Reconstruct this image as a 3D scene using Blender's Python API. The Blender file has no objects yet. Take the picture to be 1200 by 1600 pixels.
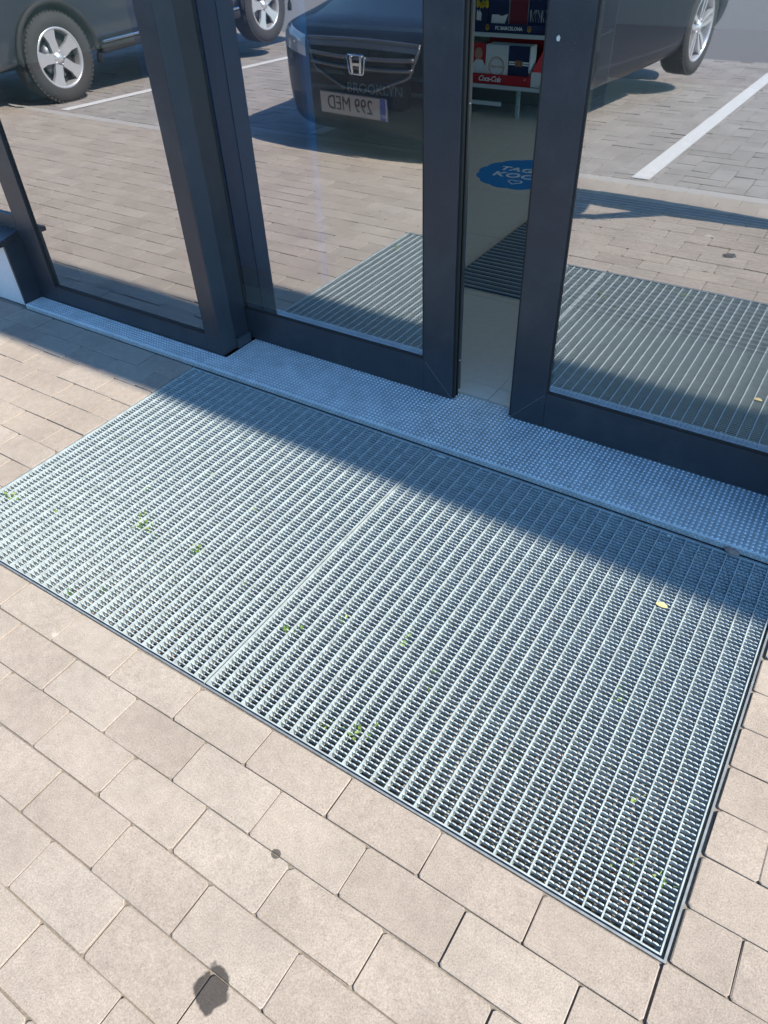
import bpy, bmesh, math, random
from mathutils import Vector, Matrix
from mathutils.bvhtree import BVHTree

RAD = math.radians
rnd = random.Random(11)
sc = bpy.context.scene
col = sc.collection

# ------------------------------------------------------------------ camera
CAM = Vector((-0.12557, -1.54272, 1.30804))
ROT = Matrix(((0.8390, -0.3368, 0.4273), (0.5429, 0.5690, -0.6177), (-0.0351, 0.7502, 0.6603)))
F_PX = 1122.03
cd = bpy.data.cameras.new('camera')
cd.sensor_fit = 'HORIZONTAL'
cd.sensor_width = 36.0
cd.lens = 36.0 * F_PX / 1200.0
cd.clip_start = 0.02
cd.clip_end = 1500
cam = bpy.data.objects.new('camera', cd)
col.objects.link(cam)
q = ROT.to_quaternion()
cam.matrix_world = Matrix.Translation(CAM) @ q.to_matrix().to_4x4()
sc.camera = cam

# ------------------------------------------------------------------ world, sun, exposure
SUN_EL, SUN_AZ = 45.6, 90.0           # sun straight along the facade, from +X
w = bpy.data.worlds.new('World')
sc.world = w
w.use_nodes = True
nt = w.node_tree
bg = nt.nodes['Background']
sky = nt.nodes.new('ShaderNodeTexSky')
sky.sky_type = 'NISHITA'
sky.sun_disc = False
sky.sun_elevation = RAD(SUN_EL)
sky.sun_rotation = RAD(SUN_AZ)
sky.air_density = 1.3
sky.dust_density = 0.6
sky.ozone_density = 1.6
tint = nt.nodes.new('ShaderNodeMix')            # the camera's white balance: a bluer sky
tint.data_type = 'RGBA'
tint.blend_type = 'MULTIPLY'
tint.inputs[0].default_value = 1.0
tint.inputs[7].default_value = (0.64, 0.99, 1.32, 1.0)
nt.links.new(sky.outputs[0], tint.inputs[6])
nt.links.new(tint.outputs[2], bg.inputs[0])
bg.inputs[1].default_value = 0.122
sl = bpy.data.lights.new('sun', 'SUN')
sl.energy = 4.9
sl.angle = RAD(0.53)
sl.color = (1.0, 0.90, 0.76)
so = bpy.data.objects.new('sun', sl)
col.objects.link(so)
sun_dir = Vector((math.cos(RAD(SUN_EL)), 0.0, math.sin(RAD(SUN_EL))))
so.rotation_euler = sun_dir.to_track_quat('Z', 'Y').to_euler()
so.location = (8, -2, 9)
vs = sc.view_settings
sc.display_settings.display_device = 'sRGB'
vs.view_transform = 'Standard'
vs.look = 'None'
vs.gamma = 1.0
vs.use_curve_mapping = False
vs.exposure = 0.86
sc.cycles.max_bounces = 10
sc.cycles.transparent_max_bounces = 24
sc.cycles.caustics_reflective = False
sc.cycles.caustics_refractive = False


# ------------------------------------------------------------------ helpers
class MB:
    """collects faces and links them as one mesh object"""
    def __init__(self):
        self.v, self.f, self.m, self.s = [], [], [], []

    def face(self, idx, mi=0, sm=False):
        self.f.append(tuple(idx)); self.m.append(mi); self.s.append(sm)

    def pt(self, p):
        self.v.append(tuple(p)); return len(self.v) - 1

    def poly(self, pts, mi=0, sm=False):
        self.face([self.pt(p) for p in pts], mi, sm)

    def box(self, x0, x1, y0, y1, z0, z1, mi=0, mf=None):
        b = len(self.v)
        for z in (z0, z1):
            for x, y in ((x0, y0), (x1, y0), (x1, y1), (x0, y1)):
                self.v.append((x, y, z))
        fs = [(3, 2, 1, 0), (4, 5, 6, 7), (0, 1, 5, 4), (1, 2, 6, 5), (2, 3, 7, 6), (3, 0, 4, 7)]
        nm = ['bottom', 'top', 'front', 'right', 'back', 'left']
        for n, f in zip(nm, fs):
            self.face([b + i for i in f], (mf or {}).get(n, mi))
        return self

    def prism(self, poly, a, b, axis='z', mi=0, mcap=None):
        """poly in the two other axes, counter-clockwise, extruded from a to b"""
        def P(p, t):
            return {'z': (p[0], p[1], t), 'y': (p[0], t, p[1]), 'x': (t, p[0], p[1])}[axis]
        n = len(poly)
        i0 = [self.pt(P(p, a)) for p in poly]
        i1 = [self.pt(P(p, b)) for p in poly]
        mc = mi if mcap is None else mcap
        self.face(i0[::-1], mc); self.face(i1, mc)
        for k in range(n):
            self.face((i0[k], i0[(k + 1) % n], i1[(k + 1) % n], i1[k]), mi)
        return self

    def tube(self, pts, r, n=8, mi=0, closed=False, flat=1.0):
        pts = [Vector(p) for p in pts]
        rings = []
        N = len(pts)
        for k, p in enumerate(pts):
            a = pts[k - 1] if (k > 0 or closed) else p
            b = pts[(k + 1) % N] if (k < N - 1 or closed) else p
            t = (b - a).normalized()
            u = t.cross(Vector((0, 0, 1)))
            if u.length < 1e-3:
                u = t.cross(Vector((0, 1, 0)))
            u.normalize(); wv = t.cross(u)
            rr = r[k] if isinstance(r, (list, tuple)) else r
            rings.append([self.pt(p + u * rr * math.cos(2 * math.pi * j / n) + wv * rr * flat * math.sin(2 * math.pi * j / n)) for j in range(n)])
        for k in range(N if closed else N - 1):
            A, B = rings[k], rings[(k + 1) % N]
            for j in range(n):
                self.face((A[j], A[(j + 1) % n], B[(j + 1) % n], B[j]), mi, True)
        if not closed:
            self.face(rings[0][::-1], mi); self.face(rings[-1], mi)
        return self

    def lathe(self, prof, n=32, c=(0, 0, 0), mi=0, close=False):
        """profile of (radius, x) spun about the X axis"""
        rings = []
        for r, x in prof:
            rings.append([self.pt((c[0] + x, c[1] + r * math.cos(2 * math.pi * j / n), c[2] + r * math.sin(2 * math.pi * j / n))) for j in range(n)])
        for A, B in zip(rings[:-1], rings[1:]):
            for j in range(n):
                self.face((A[j], A[(j + 1) % n], B[(j + 1) % n], B[j]), mi, True)
        return self

    def mesh(self, name, mats):
        me = bpy.data.meshes.new(name)
        me.from_pydata(self.v, [], self.f)
        for m in (mats if isinstance(mats, (list, tuple)) else [mats]):
            me.materials.append(m)
        me.polygons.foreach_set('material_index', self.m)
        me.polygons.foreach_set('use_smooth', self.s)
        me.update()
        return me

    def build(self, name, mats, parent=None, bevel=0.0, seg=2, recalc=False):
        me = self.mesh(name, mats)
        if recalc:
            bm = bmesh.new(); bm.from_mesh(me)
            bmesh.ops.recalc_face_normals(bm, faces=bm.faces)
            bm.to_mesh(me); bm.free()
        return put(name, me, parent, bevel=bevel, seg=seg)


def put(name, me, parent=None, loc=None, rot=None, bevel=0.0, seg=2):
    o = bpy.data.objects.new(name, me)
    col.objects.link(o)
    if parent is not None:
        o.parent = parent
    if loc is not None:
        o.location = loc
    if rot is not None:
        o.rotation_euler = rot
    if bevel:
        b = o.modifiers.new('Bevel', 'BEVEL')
        b.width = bevel; b.segments = seg; b.limit_method = 'ANGLE'
    return o


def tag(o, label=None, cat=None, group=None, kind=None):
    for k, v in (('label', label), ('category', cat), ('group', group), ('kind', kind)):
        if v:
            o[k] = v
    return o


def thing(name, loc, label, cat, group=None, rz=0.0):
    o = bpy.data.objects.new(name, None)
    o.empty_display_size = 0.1
    col.objects.link(o)
    o.location = loc
    o.rotation_euler = (0, 0, rz)
    return tag(o, label, cat, group)


def keep(o, parent):
    """parent o to an Empty while its mesh coordinates stay world coordinates"""
    o.parent = parent
    o.matrix_parent_inverse = Matrix.LocRotScale(parent.location, parent.rotation_euler, (1, 1, 1)).inverted()
    return o


def text(body, size, mat, parent, loc, rot, name='lettering', extrude=0.0006, offset=0.0, shear=0.0, space=1.0, align='CENTER', sx=1.0):
    c = bpy.data.curves.new(name, 'FONT')
    c.body = body; c.size = size; c.extrude = extrude; c.offset = offset; c.shear = shear
    c.align_x = align; c.align_y = 'CENTER'; c.space_character = space
    c.resolution_u = 3
    c.materials.append(mat)
    f = bpy.data.objects.new(name, c)
    col.objects.link(f)
    bpy.context.view_layer.update()
    me = bpy.data.meshes.new_from_object(f.evaluated_get(bpy.context.evaluated_depsgraph_get()))
    bpy.data.objects.remove(f, do_unlink=True)
    bpy.data.curves.remove(c)
    o = put(name, me, parent, loc, rot)
    o.scale = (sx, 1, 1)
    return o


def slope(y):
    return 0.0 if y > -1.9 else -0.03 * (-1.9 - y) if y > -13 else -0.333


# ------------------------------------------------------------------ materials
def base(name, color, rough=0.5, metal=0.0, spec=0.5):
    m = bpy.data.materials.new(name)
    m.use_nodes = True
    p = m.node_tree.nodes['Principled BSDF']
    p.inputs['Base Color'].default_value = (*color, 1)
    p.inputs['Roughness'].default_value = rough
    p.inputs['Metallic'].default_value = metal
    p.inputs['Specular IOR Level'].default_value = spec
    return m, m.node_tree, p


def N(nt, t, **kw):
    n = nt.nodes.new(t)
    for k, v in kw.items():
        setattr(n, k, v)
    return n


def noise(nt, scale, detail=4.0, rough=0.6, vec=None, dim='3D'):
    n = N(nt, 'ShaderNodeTexNoise')
    n.inputs['Scale'].default_value = scale
    n.inputs['Detail'].default_value = detail
    n.inputs['Roughness'].default_value = rough
    if vec is not None:
        nt.links.new(vec, n.inputs['Vector'])
    return n.outputs['Fac']


def ramp(nt, fac, stops):
    r = N(nt, 'ShaderNodeValToRGB')
    e = r.color_ramp.elements
    while len(e) < len(stops):
        e.new(0.5)
    for i, (p, c) in enumerate(stops):
        e[i].position = p
        e[i].color = (*c, 1) if len(c) == 3 else c
    nt.links.new(fac, r.inputs[0])
    return r.outputs[0]


def mixc(nt, fac, a, b, mode='MIX'):
    n = N(nt, 'ShaderNodeMix', data_type='RGBA', blend_type=mode)
    for sock, v in ((n.inputs[0], fac), (n.inputs[6], a), (n.inputs[7], b)):
        if hasattr(v, 'is_output'):
            nt.links.new(v, sock)
        elif isinstance(v, (int, float)):
            sock.default_value = v
        else:
            sock.default_value = (*v, 1)
    return n.outputs[2]


def math_(nt, op, a, b=0.0, c=None, clamp=False):
    n = N(nt, 'ShaderNodeMath', operation=op, use_clamp=clamp)
    for i, v in enumerate((a, b, c)):
        if v is None:
            continue
        if hasattr(v, 'is_output'):
            nt.links.new(v, n.inputs[i])
        else:
            n.inputs[i].default_value = v
    return n.outputs[0]


def bump(nt, p, height, strength, dist=0.002):
    b = N(nt, 'ShaderNodeBump')
    b.inputs['Strength'].default_value = strength
    b.inputs['Distance'].default_value = dist
    nt.links.new(height, b.inputs['Height'])
    nt.links.new(b.outputs[0], p.inputs['Normal'])


def pos(nt):
    return N(nt, 'ShaderNodeNewGeometry').outputs['Position']


def blot(nt, P, x, y, rx, ry, rz, amp=0.35, sc_=14.0, soft=0.12):
    """mask of an irregular stain lying at (x, y)"""
    mp = N(nt, 'ShaderNodeMapping', vector_type='TEXTURE')
    mp.inputs['Location'].default_value = (x, y, 0)
    mp.inputs['Rotation'].default_value = (0, 0, rz)
    mp.inputs['Scale'].default_value = (rx, ry, 1)
    nt.links.new(P, mp.inputs['Vector'])
    s = N(nt, 'ShaderNodeSeparateXYZ')
    nt.links.new(mp.outputs[0], s.inputs[0])
    c = N(nt, 'ShaderNodeCombineXYZ')
    nt.links.new(s.outputs[0], c.inputs[0]); nt.links.new(s.outputs[1], c.inputs[1])
    l = N(nt, 'ShaderNodeVectorMath', operation='LENGTH')
    nt.links.new(c.outputs[0], l.inputs[0])
    n = noise(nt, sc_, 2.0, 0.5, P)
    d = math_(nt, 'ADD', l.outputs['Value'], math_(nt, 'MULTIPLY', math_(nt, 'SUBTRACT', n, 0.5), amp * 4))
    mr = N(nt, 'ShaderNodeMapRange', clamp=True)
    mr.inputs['From Min'].default_value = 1.0 - soft
    mr.inputs['From Max'].default_value = 1.0 + soft
    mr.inputs['To Min'].default_value = 1.0
    mr.inputs['To Max'].default_value = 0.0
    nt.links.new(d, mr.inputs['Value'])
    return mr.outputs[0]


def paver_material(name, tint, island, stains=True):
    m, nt, p = base(name, tint, 0.88, 0.0, 0.3)
    P = pos(nt)
    if island:
        rv = N(nt, 'ShaderNodeNewGeometry').outputs['Random Per Island']
    else:
        rv = N(nt, 'ShaderNodeObjectInfo').outputs['Random']
    r, g, b = tint
    c0 = ramp(nt, rv, [(0.0, (r * 0.92, g * 0.91, b * 0.90)), (0.35, (r * 0.98, g * 0.97, b * 0.96)), (0.7, (r * 1.02, g * 1.02, b * 1.01)), (1.0, (r * 1.06, g * 1.07, b * 1.07))])
    big = noise(nt, 5.0, 3.0, 0.6, P)
    c1 = mixc(nt, 0.55, c0, ramp(nt, big, [(0.28, (0.76, 0.75, 0.74)), (0.68, (1.11, 1.10, 1.09))]), 'MULTIPLY')
    mid = noise(nt, 42.0, 4.0, 0.65, P)
    c2 = mixc(nt, 0.5, c1, ramp(nt, mid, [(0.3, (0.80, 0.79, 0.78)), (0.65, (1.10, 1.10, 1.10))]), 'MULTIPLY')
    fine = noise(nt, 330.0, 4.0, 0.85, P)
    c3 = mixc(nt, 0.75, c2, ramp(nt, fine, [(0.30, (0.50, 0.49, 0.47)), (0.5, (1.0, 1.0, 1.0)), (0.70, (1.45, 1.43, 1.40))]), 'MULTIPLY')
    vor = N(nt, 'ShaderNodeTexVoronoi')
    vor.inputs['Scale'].default_value = 95.0
    nt.links.new(P, vor.inputs['Vector'])
    pits = ramp(nt, vor.outputs['Distance'], [(0.05, (0.45, 0.43, 0.42)), (0.13, (1, 1, 1))])
    pick = ramp(nt, noise(nt, 60.0, 1.0, 0.5, P), [(0.60, (0, 0, 0)), (0.66, (1, 1, 1))])
    c4 = mixc(nt, pick, c3, mixc(nt, 1.0, c3, pits, 'MULTIPLY'))
    # old gum and oil specks, sparse
    vs_ = N(nt, 'ShaderNodeTexVoronoi')
    vs_.inputs['Scale'].default_value = 7.0
    nt.links.new(P, vs_.inputs['Vector'])
    spot = ramp(nt, vs_.outputs['Distance'], [(0.022, (1, 1, 1)), (0.040, (0, 0, 0))])
    sepc = N(nt, 'ShaderNodeSeparateColor'); nt.links.new(vs_.outputs['Color'], sepc.inputs[0])
    chosen = math_(nt, 'GREATER_THAN', sepc.outputs[0], 0.72)
    c4 = mixc(nt, math_(nt, 'MULTIPLY', math_(nt, 'MULTIPLY', spot, chosen), 0.45), c4, (0.13, 0.115, 0.10))
    if stains:
        a = blot(nt, P, -0.585, -1.418, 0.028, 0.033, 0.5, 0.24, 38.0, 0.07)
        b_ = blot(nt, P, -0.634, -1.200, 0.0095, 0.0085, 0.0, 0.10, 60.0, 0.06)
        d_ = blot(nt, P, -1.405, -1.082, 0.008, 0.007, 0.3, 0.16, 70.0, 0.4)
        e_ = blot(nt, P, -0.265, -1.305, 0.035, 0.030, 0.2, 0.18, 25.0, 0.5)
        f_ = blot(nt, P, -0.725, -1.615, 0.016, 0.020, 0.4, 0.15, 50.0)
        d_ = math_(nt, 'MAXIMUM', d_, f_)
        wet = math_(nt, 'MAXIMUM', a, math_(nt, 'MULTIPLY', b_, 0.9), clamp=True)
        c4 = mixc(nt, math_(nt, 'MULTIPLY', e_, 0.35), c4, (0.16, 0.13, 0.11))
        c4 = mixc(nt, wet, c4, mixc(nt, 1.0, c4, (0.20, 0.205, 0.215), 'MULTIPLY'))
        c4 = mixc(nt, math_(nt, 'MULTIPLY', d_, 0.45), c4, (0.58, 0.54, 0.46))
        rr = math_(nt, 'SUBTRACT', 0.88, math_(nt, 'MULTIPLY', wet, 0.25))
        nt.links.new(rr, p.inputs['Roughness'])
    nt.links.new(c4, p.inputs['Base Color'])
    h = math_(nt, 'ADD', math_(nt, 'MULTIPLY', fine, 0.6), math_(nt, 'MULTIPLY', mid, 0.6))
    bump(nt, p, h, 0.55, 0.0022)
    return m


PAV = (0.356, 0.314, 0.273)
m_paver = paver_material('walkway paver', PAV, False)
m_paver_field = paver_material('walkway pavers', PAV, True)
m_parkpaver = paver_material('parking pavers', (0.305, 0.283, 0.268), True, False)


def rough_mat(name, c, scale, rough=0.9, var=0.35, bs=0.4, c2=None):
    m, nt, p = base(name, c, rough, 0, 0.3)
    P = pos(nt)
    n1 = noise(nt, scale, 5.0, 0.65, P)
    lo = tuple(x * (1 - var) for x in c)
    hi = tuple(min(1, x * (1 + var)) for x in (c2 or c))
    nt.links.new(ramp(nt, n1, [(0.3, lo), (0.7, hi)]), p.inputs['Base Color'])
    bump(nt, p, n1, bs, 0.003)
    return m


m_joint = rough_mat('joint sand', (0.215, 0.19, 0.16), 160, 0.95, 0.4)
m_kerb = rough_mat('kerb concrete', (0.38, 0.36, 0.34), 120, 0.9, 0.18, 0.3)
m_ground = rough_mat('bare ground', (0.17, 0.145, 0.115), 30, 0.95, 0.3)
m_asphalt = rough_mat('asphalt', (0.16, 0.155, 0.152), 180, 0.9, 0.35, 0.5)
m_soil = rough_mat('pit soil', (0.17, 0.155, 0.130), 90, 0.95, 0.55, 0.8, (0.21, 0.19, 0.155))
m_line = rough_mat('road paint', (0.60, 0.60, 0.59), 45, 0.8, 0.16, 0.3)
m_plaster = rough_mat('white render', (0.70, 0.70, 0.69), 70, 0.9, 0.05, 0.25)
m_inwall = rough_mat('shop wall', (0.74, 0.73, 0.69), 10, 0.8, 0.05, 0.05)
m_ceiling = rough_mat('shop ceiling', (0.78, 0.78, 0.76), 10, 0.9, 0.05, 0.05)


def metal_mat(name, c, rough, metal, var=0.15, sc_=25, bs=0.0, spec=0.5, rvar=0.15):
    m, nt, p = base(name, c, rough, metal, spec)
    P = pos(nt)
    n1 = noise(nt, sc_, 4.0, 0.6, P)
    nt.links.new(ramp(nt, n1, [(0.3, tuple(x * (1 - var) for x in c)), (0.7, tuple(min(1, x * (1 + var)) for x in c))]), p.inputs['Base Color'])
    n2 = noise(nt, sc_ * 3.1, 3.0, 0.6, P)
    nt.links.new(math_(nt, 'ADD', rough - rvar / 2, math_(nt, 'MULTIPLY', n2, rvar)), p.inputs['Roughness'])
    if bs:
        bump(nt, p, n1, bs, 0.001)
    return m


m_galv = metal_mat('galvanised steel', (0.41, 0.475, 0.485), 0.50, 0.15, 0.20, 40)
m_plate = metal_mat('galvanised tread plate', (0.47, 0.525, 0.54), 0.46, 0.35, 0.12, 22, rvar=0.15)
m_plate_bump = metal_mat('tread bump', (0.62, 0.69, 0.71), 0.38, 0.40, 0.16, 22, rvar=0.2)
m_angle = metal_mat('angle frame steel', (0.34, 0.37, 0.38), 0.45, 0.55, 0.2, 40)
m_coat = metal_mat('anthracite powder coat', (0.031, 0.037, 0.047), 0.34, 0.0, 0.08, 12, spec=0.5, rvar=0.08)
m_coat2 = metal_mat('anthracite cover strip', (0.050, 0.060, 0.076), 0.40, 0.0, 0.08, 12, rvar=0.08)
m_gasket, _, _ = base('black rubber gasket', (0.012, 0.012, 0.013), 0.6)
m_sill = metal_mat('painted sill sheet', (0.030, 0.034, 0.040), 0.28, 0.0, 0.1, 10, rvar=0.1)
m_screw, _, _ = base('bright screw', (0.75, 0.76, 0.78), 0.25, 1.0)


def glass(name, refl, fres, tint, gtint=(0.93, 0.935, 0.965), dust=0.0):
    m = bpy.data.materials.new(name)
    m.use_nodes = True
    nt = m.node_tree
    nt.nodes.remove(nt.nodes['Principled BSDF'])
    out = nt.nodes['Material Output']
    gl = N(nt, 'ShaderNodeBsdfGlossy')
    gl.inputs['Roughness'].default_value = 0.012
    gl.inputs['Color'].default_value = (*gtint, 1)
    tr = N(nt, 'ShaderNodeBsdfTransparent')
    tr.inputs['Color'].default_value = (*tint, 1)
    fr = N(nt, 'ShaderNodeFresnel')
    fr.inputs['IOR'].default_value = 1.5
    fac = math_(nt, 'ADD', refl, math_(nt, 'MULTIPLY', fr.outputs[0], fres), clamp=True)
    mx = N(nt, 'ShaderNodeMixShader')
    nt.links.new(fac, mx.inputs[0])
    nt.links.new(tr.outputs[0], mx.inputs[1])
    nt.links.new(gl.outputs[0], mx.inputs[2])
    # a film of dust and wiping streaks
    mp = N(nt, 'ShaderNodeMapping')
    mp.inputs['Scale'].default_value = (9.0, 1.0, 1.6)
    mp.inputs['Rotation'].default_value = (0, RAD(14), 0)
    nt.links.new(pos(nt), mp.inputs['Vector'])
    st_ = noise(nt, 1.6, 5.0, 0.65, mp.outputs[0])
    sp = ramp(nt, noise(nt, 240.0, 2.0, 0.5, pos(nt)), [(0.70, (0, 0, 0)), (0.78, (1, 1, 1))])
    dirt = math_(nt, 'ADD', math_(nt, 'MULTIPLY', st_, dust), math_(nt, 'MULTIPLY', sp, dust * 3.0))
    df = N(nt, 'ShaderNodeBsdfDiffuse')
    df.inputs['Color'].default_value = (0.75, 0.73, 0.70, 1)
    m2 = N(nt, 'ShaderNodeMixShader')
    nt.links.new(dirt, m2.inputs[0])
    nt.links.new(mx.outputs[0], m2.inputs[1])
    nt.links.new(df.outputs[0], m2.inputs[2])
    nt.links.new(m2.outputs[0], out.inputs['Surface'])
    # slow waviness of float glass
    b = N(nt, 'ShaderNodeBump')
    b.inputs['Strength'].default_value = 0.05
    b.inputs['Distance'].default_value = 0.004
    nt.links.new(noise(nt, 2.2, 1.0, 0.5, pos(nt)), b.inputs['Height'])
    nt.links.new(b.outputs[0], gl.inputs['Normal'])
    return m


m_glass = glass('solar glass', 0.52, 0.9, (0.86, 0.91, 0.90), dust=0.045)
m_glass_in = glass('inner glass', 0.13, 0.8, (0.95, 0.98, 0.97))
m_clear = bpy.data.materials.new('glass edge')
m_clear.use_nodes = True
_nt = m_clear.node_tree
_nt.nodes.remove(_nt.nodes['Principled BSDF'])
_t = N(_nt, 'ShaderNodeBsdfTransparent')
_t.inputs['Color'].default_value = (0.93, 0.97, 0.95, 1)
_nt.links.new(_t.outputs[0], _nt.nodes['Material Output'].inputs['Surface'])

m_tile = rough_mat('floor tile', (0.58, 0.56, 0.50), 40, 0.35, 0.05, 0.03)
m_grout, _, _ = base('tile grout', (0.12, 0.115, 0.10), 0.9)
m_matdark = rough_mat('entrance mat ribs', (0.10, 0.15, 0.19), 300, 0.9, 0.4, 0.5)
m_alu, _, _ = base('aluminium strip', (0.60, 0.63, 0.65), 0.4, 0.35)
m_blue, _, _ = base('blue sticker', (0.010, 0.22, 0.58), 0.45)
m_blue2, _, _ = base('stand blue', (0.015, 0.27, 0.85), 0.5)
m_white, _, _ = base('white print', (0.75, 0.76, 0.76), 0.5)
m_red, _, _ = base('red card', (0.45, 0.015, 0.025), 0.45)
m_navy, _, _ = base('navy card', (0.010, 0.018, 0.075), 0.45)
m_maroon, _, _ = base('maroon card', (0.17, 0.012, 0.03), 0.45)
m_yellow, _, _ = base('yellow card', (0.62, 0.43, 0.03), 0.5)
m_cover, _, _ = base('white cover', (0.70, 0.70, 0.70), 0.5)
m_paper, _, _ = base('paper pages', (0.66, 0.67, 0.68), 0.8)
m_skin_print, _, _ = base('printed skin tone', (0.45, 0.25, 0.17), 0.6)
m_orange, _, _ = base('orange print', (0.60, 0.20, 0.05), 0.5)
m_shelf, _, _ = base('grey shelf metal', (0.26, 0.26, 0.25), 0.4, 0.3)
m_black, _, _ = base('black plastic', (0.015, 0.015, 0.016), 0.5)

for _m in (m_coat, m_coat2):
    _t = _m.node_tree; _p = _t.nodes['Principled BSDF']
    _src = _p.inputs['Base Color'].links[0].from_socket
    _sp = ramp(_t, noise(_t, 420.0, 1.0, 0.5, pos(_t)), [(0.735, (0, 0, 0)), (0.76, (1, 1, 1))])
    _sm = ramp(_t, noise(_t, 7.0, 5.0, 0.7, pos(_t)), [(0.50, (0, 0, 0)), (0.75, (1, 1, 1))])
    _c = mixc(_t, math_(_t, 'MULTIPLY', _sm, 0.10), _src, (0.22, 0.21, 0.19))
    _t.links.new(mixc(_t, math_(_t, 'MULTIPLY', _sp, 0.35), _c, (0.35, 0.34, 0.32)), _p.inputs['Base Color'])

# ------------------------------------------------------------------ ground, road, kerb, pavers
SX0, SX1 = -11.0, 5.0


def strip_sheet(mb, x0, x1, ys, dz, mi=0):
    for a, b in zip(ys[:-1], ys[1:]):
        mb.poly([(x0, b, slope(b) + dz), (x1, b, slope(b) + dz), (x1, a, slope(a) + dz), (x0, a, slope(a) + dz)], mi)


g = MB()
strip_sheet(g, -400, 400, [30, -1.9, -13, -400], -0.075)
tag(g.build('ground', m_ground), kind='structure')
g = MB()
strip_sheet(g, -400, 400, [-6.72, -13, -400], -0.004)
tag(g.build('road', m_asphalt), kind='structure')

PX0, PX1 = -2.0, 0.0          # grate well in x, y from -1 to 0
g = MB()
JZ = -0.0055
for x0, x1, ys in ((SX0, PX0 - 0.004, [0.30, -1.004]), (PX1 + 0.004, SX1, [0.30, -1.004]), (SX0, SX1, [-1.004, -1.9, -2.215])):
    strip_sheet(g, x0, x1, ys, JZ)
walk = tag(g.build('pavement', m_joint), kind='structure')
g = MB()
strip_sheet(g, SX0, SX1, [-2.215, -6.72], JZ)
park = tag(g.build('parking_surface', m_joint), kind='structure')


def paver_geo(mb, x0, x1, y0, y1, r, zoff=(0, 0, 0, 0), h=0.03, mi=0, dz=None):
    """a chamfered stone with slightly worn corners; zoff tilts its four corners"""
    ch = 0.0012
    cor = [0.0045 + r.uniform(-0.0015, 0.0018) + (r.uniform(0.003, 0.008) if r.random() < 0.045 else 0) for _ in range(4)]
    def ring(ins, z):
        xa, xb, ya, yb = x0 + ins, x1 - ins, y0 + ins, y1 - ins
        k1, k2, k3, k4 = cor
        pts = [(xa + k1, ya), (xb - k2, ya), (xb, ya + k2), (xb, yb - k3), (xb - k3, yb), (xa + k4, yb), (xa, yb - k4), (xa, ya + k1)]
        out = []
        for (x, y) in pts:
            u, v = (x - x0) / (x1 - x0), (y - y0) / (y1 - y0)
            t = zoff[0] * (1 - u) * (1 - v) + zoff[1] * u * (1 - v) + zoff[2] * u * v + zoff[3] * (1 - u) * v
            zz = z + t + (dz(y) if dz else 0)
            j = 0.0009
            out.append(mb.pt((x + r.uniform(-j, j), y + r.uniform(-j, j), zz)))
        return out
    R0, R1, R2 = ring(0, -h), ring(0, -ch), ring(ch, 0)
    mb.face(R2, mi)
    for A, B in ((R0, R1), (R1, R2)):
        for k in range(8):
            mb.face((A[k], A[(k + 1) % 8], B[(k + 1) % 8], B[k]), mi)


GAP = 0.0011
stones = []          # (x0, x1, y0, y1)
for row in range(-22, 0):
    y0, y1 = row * 0.1, row * 0.1 + 0.1
    off = 0.0 if (row % 2) else 0.1      # row -11 (just before the grate) has joints on even decimetres
    k0 = int(math.floor((SX0 - off) / 0.2))
    for k in range(k0, int((SX1 - off) / 0.2) + 1):
        a, b = off + k * 0.2, off + k * 0.2 + 0.2
        segs = [(a, b)]
        if y1 > -0.9999:                 # rows beside the grate
            segs = []
            if a < PX0 - 1e-6:
                segs.append((a, min(b, PX0 - 0.008)))
            if b > PX1 + 1e-6:
                segs.append((max(a, PX1 + 0.008), b))
        for s0, s1 in segs:
            if s1 - s0 > 0.03:
                yy1 = y1 - 0.006 if (row == -11 and PX0 - 0.01 < 0.5 * (s0 + s1) < PX1 + 0.01) else y1
                stones.append((s0, s1, y0, yy1))


def to_px(p):
    v = ROT.transposed() @ (Vector(p) - CAM)
    if v.z > -0.05:
        return None
    return (600 + F_PX * v.x / -v.z, 800 - F_PX * v.y / -v.z)


def rank(s):
    c = (0.5 * (s[0] + s[1]), 0.5 * (s[2] + s[3]), 0)
    p = to_px(c)
    inside = p is not None and -60 < p[0] < 1260 and -60 < p[1] < 1700 and not (c[1] > -1 and p[1] < 455)
    return (0 if inside else 1, (Vector(c) - CAM).length)


stones.sort(key=rank)
variants = {}
for n, s in enumerate(stones[:290]):
    L = round(s[1] - s[0], 3); W = round(s[3] - s[2], 3)
    key = (L, W, rnd.randrange(14))
    if key not in variants:
        mb = MB()
        rr = random.Random(hash(key) & 0xffff)
        paver_geo(mb, -L / 2 + GAP, L / 2 - GAP, -W / 2 + GAP, W / 2 - GAP, rr)
        variants[key] = mb.mesh('paver', m_paver)
    cx, cy = 0.5 * (s[0] + s[1]), 0.5 * (s[2] + s[3])
    o = put('paver', variants[key], walk, (cx + rnd.gauss(0, 0.0006), cy + rnd.gauss(0, 0.0006), slope(cy) + rnd.gauss(0, 0.0008)),
            (rnd.gauss(0, 0.005), rnd.gauss(0, 0.0025) , (math.pi if rnd.random() < 0.5 else 0) + rnd.gauss(0, 0.0035)))
mb = MB()
for s in stones[290:]:
    z = [rnd.gauss(0, 0.0007) for _ in range(4)]
    paver_geo(mb, s[0] + GAP, s[1] - GAP, s[2] + GAP, s[3] - GAP, rnd, z, 0.03, 0, slope)
tag(mb.build('paver', m_paver_field, walk), kind='stuff')

# flush kerb between the walkway and the parking bays
x = SX0
while x < SX1:
    mb = MB()
    paver_geo(mb, x + 0.002, x + 0.498, -2.298, -2.202, rnd, (0, 0, 0, 0), 0.05, 0, slope)
    mb.build('kerb_stone', m_kerb, walk)
    x += 0.5

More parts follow.
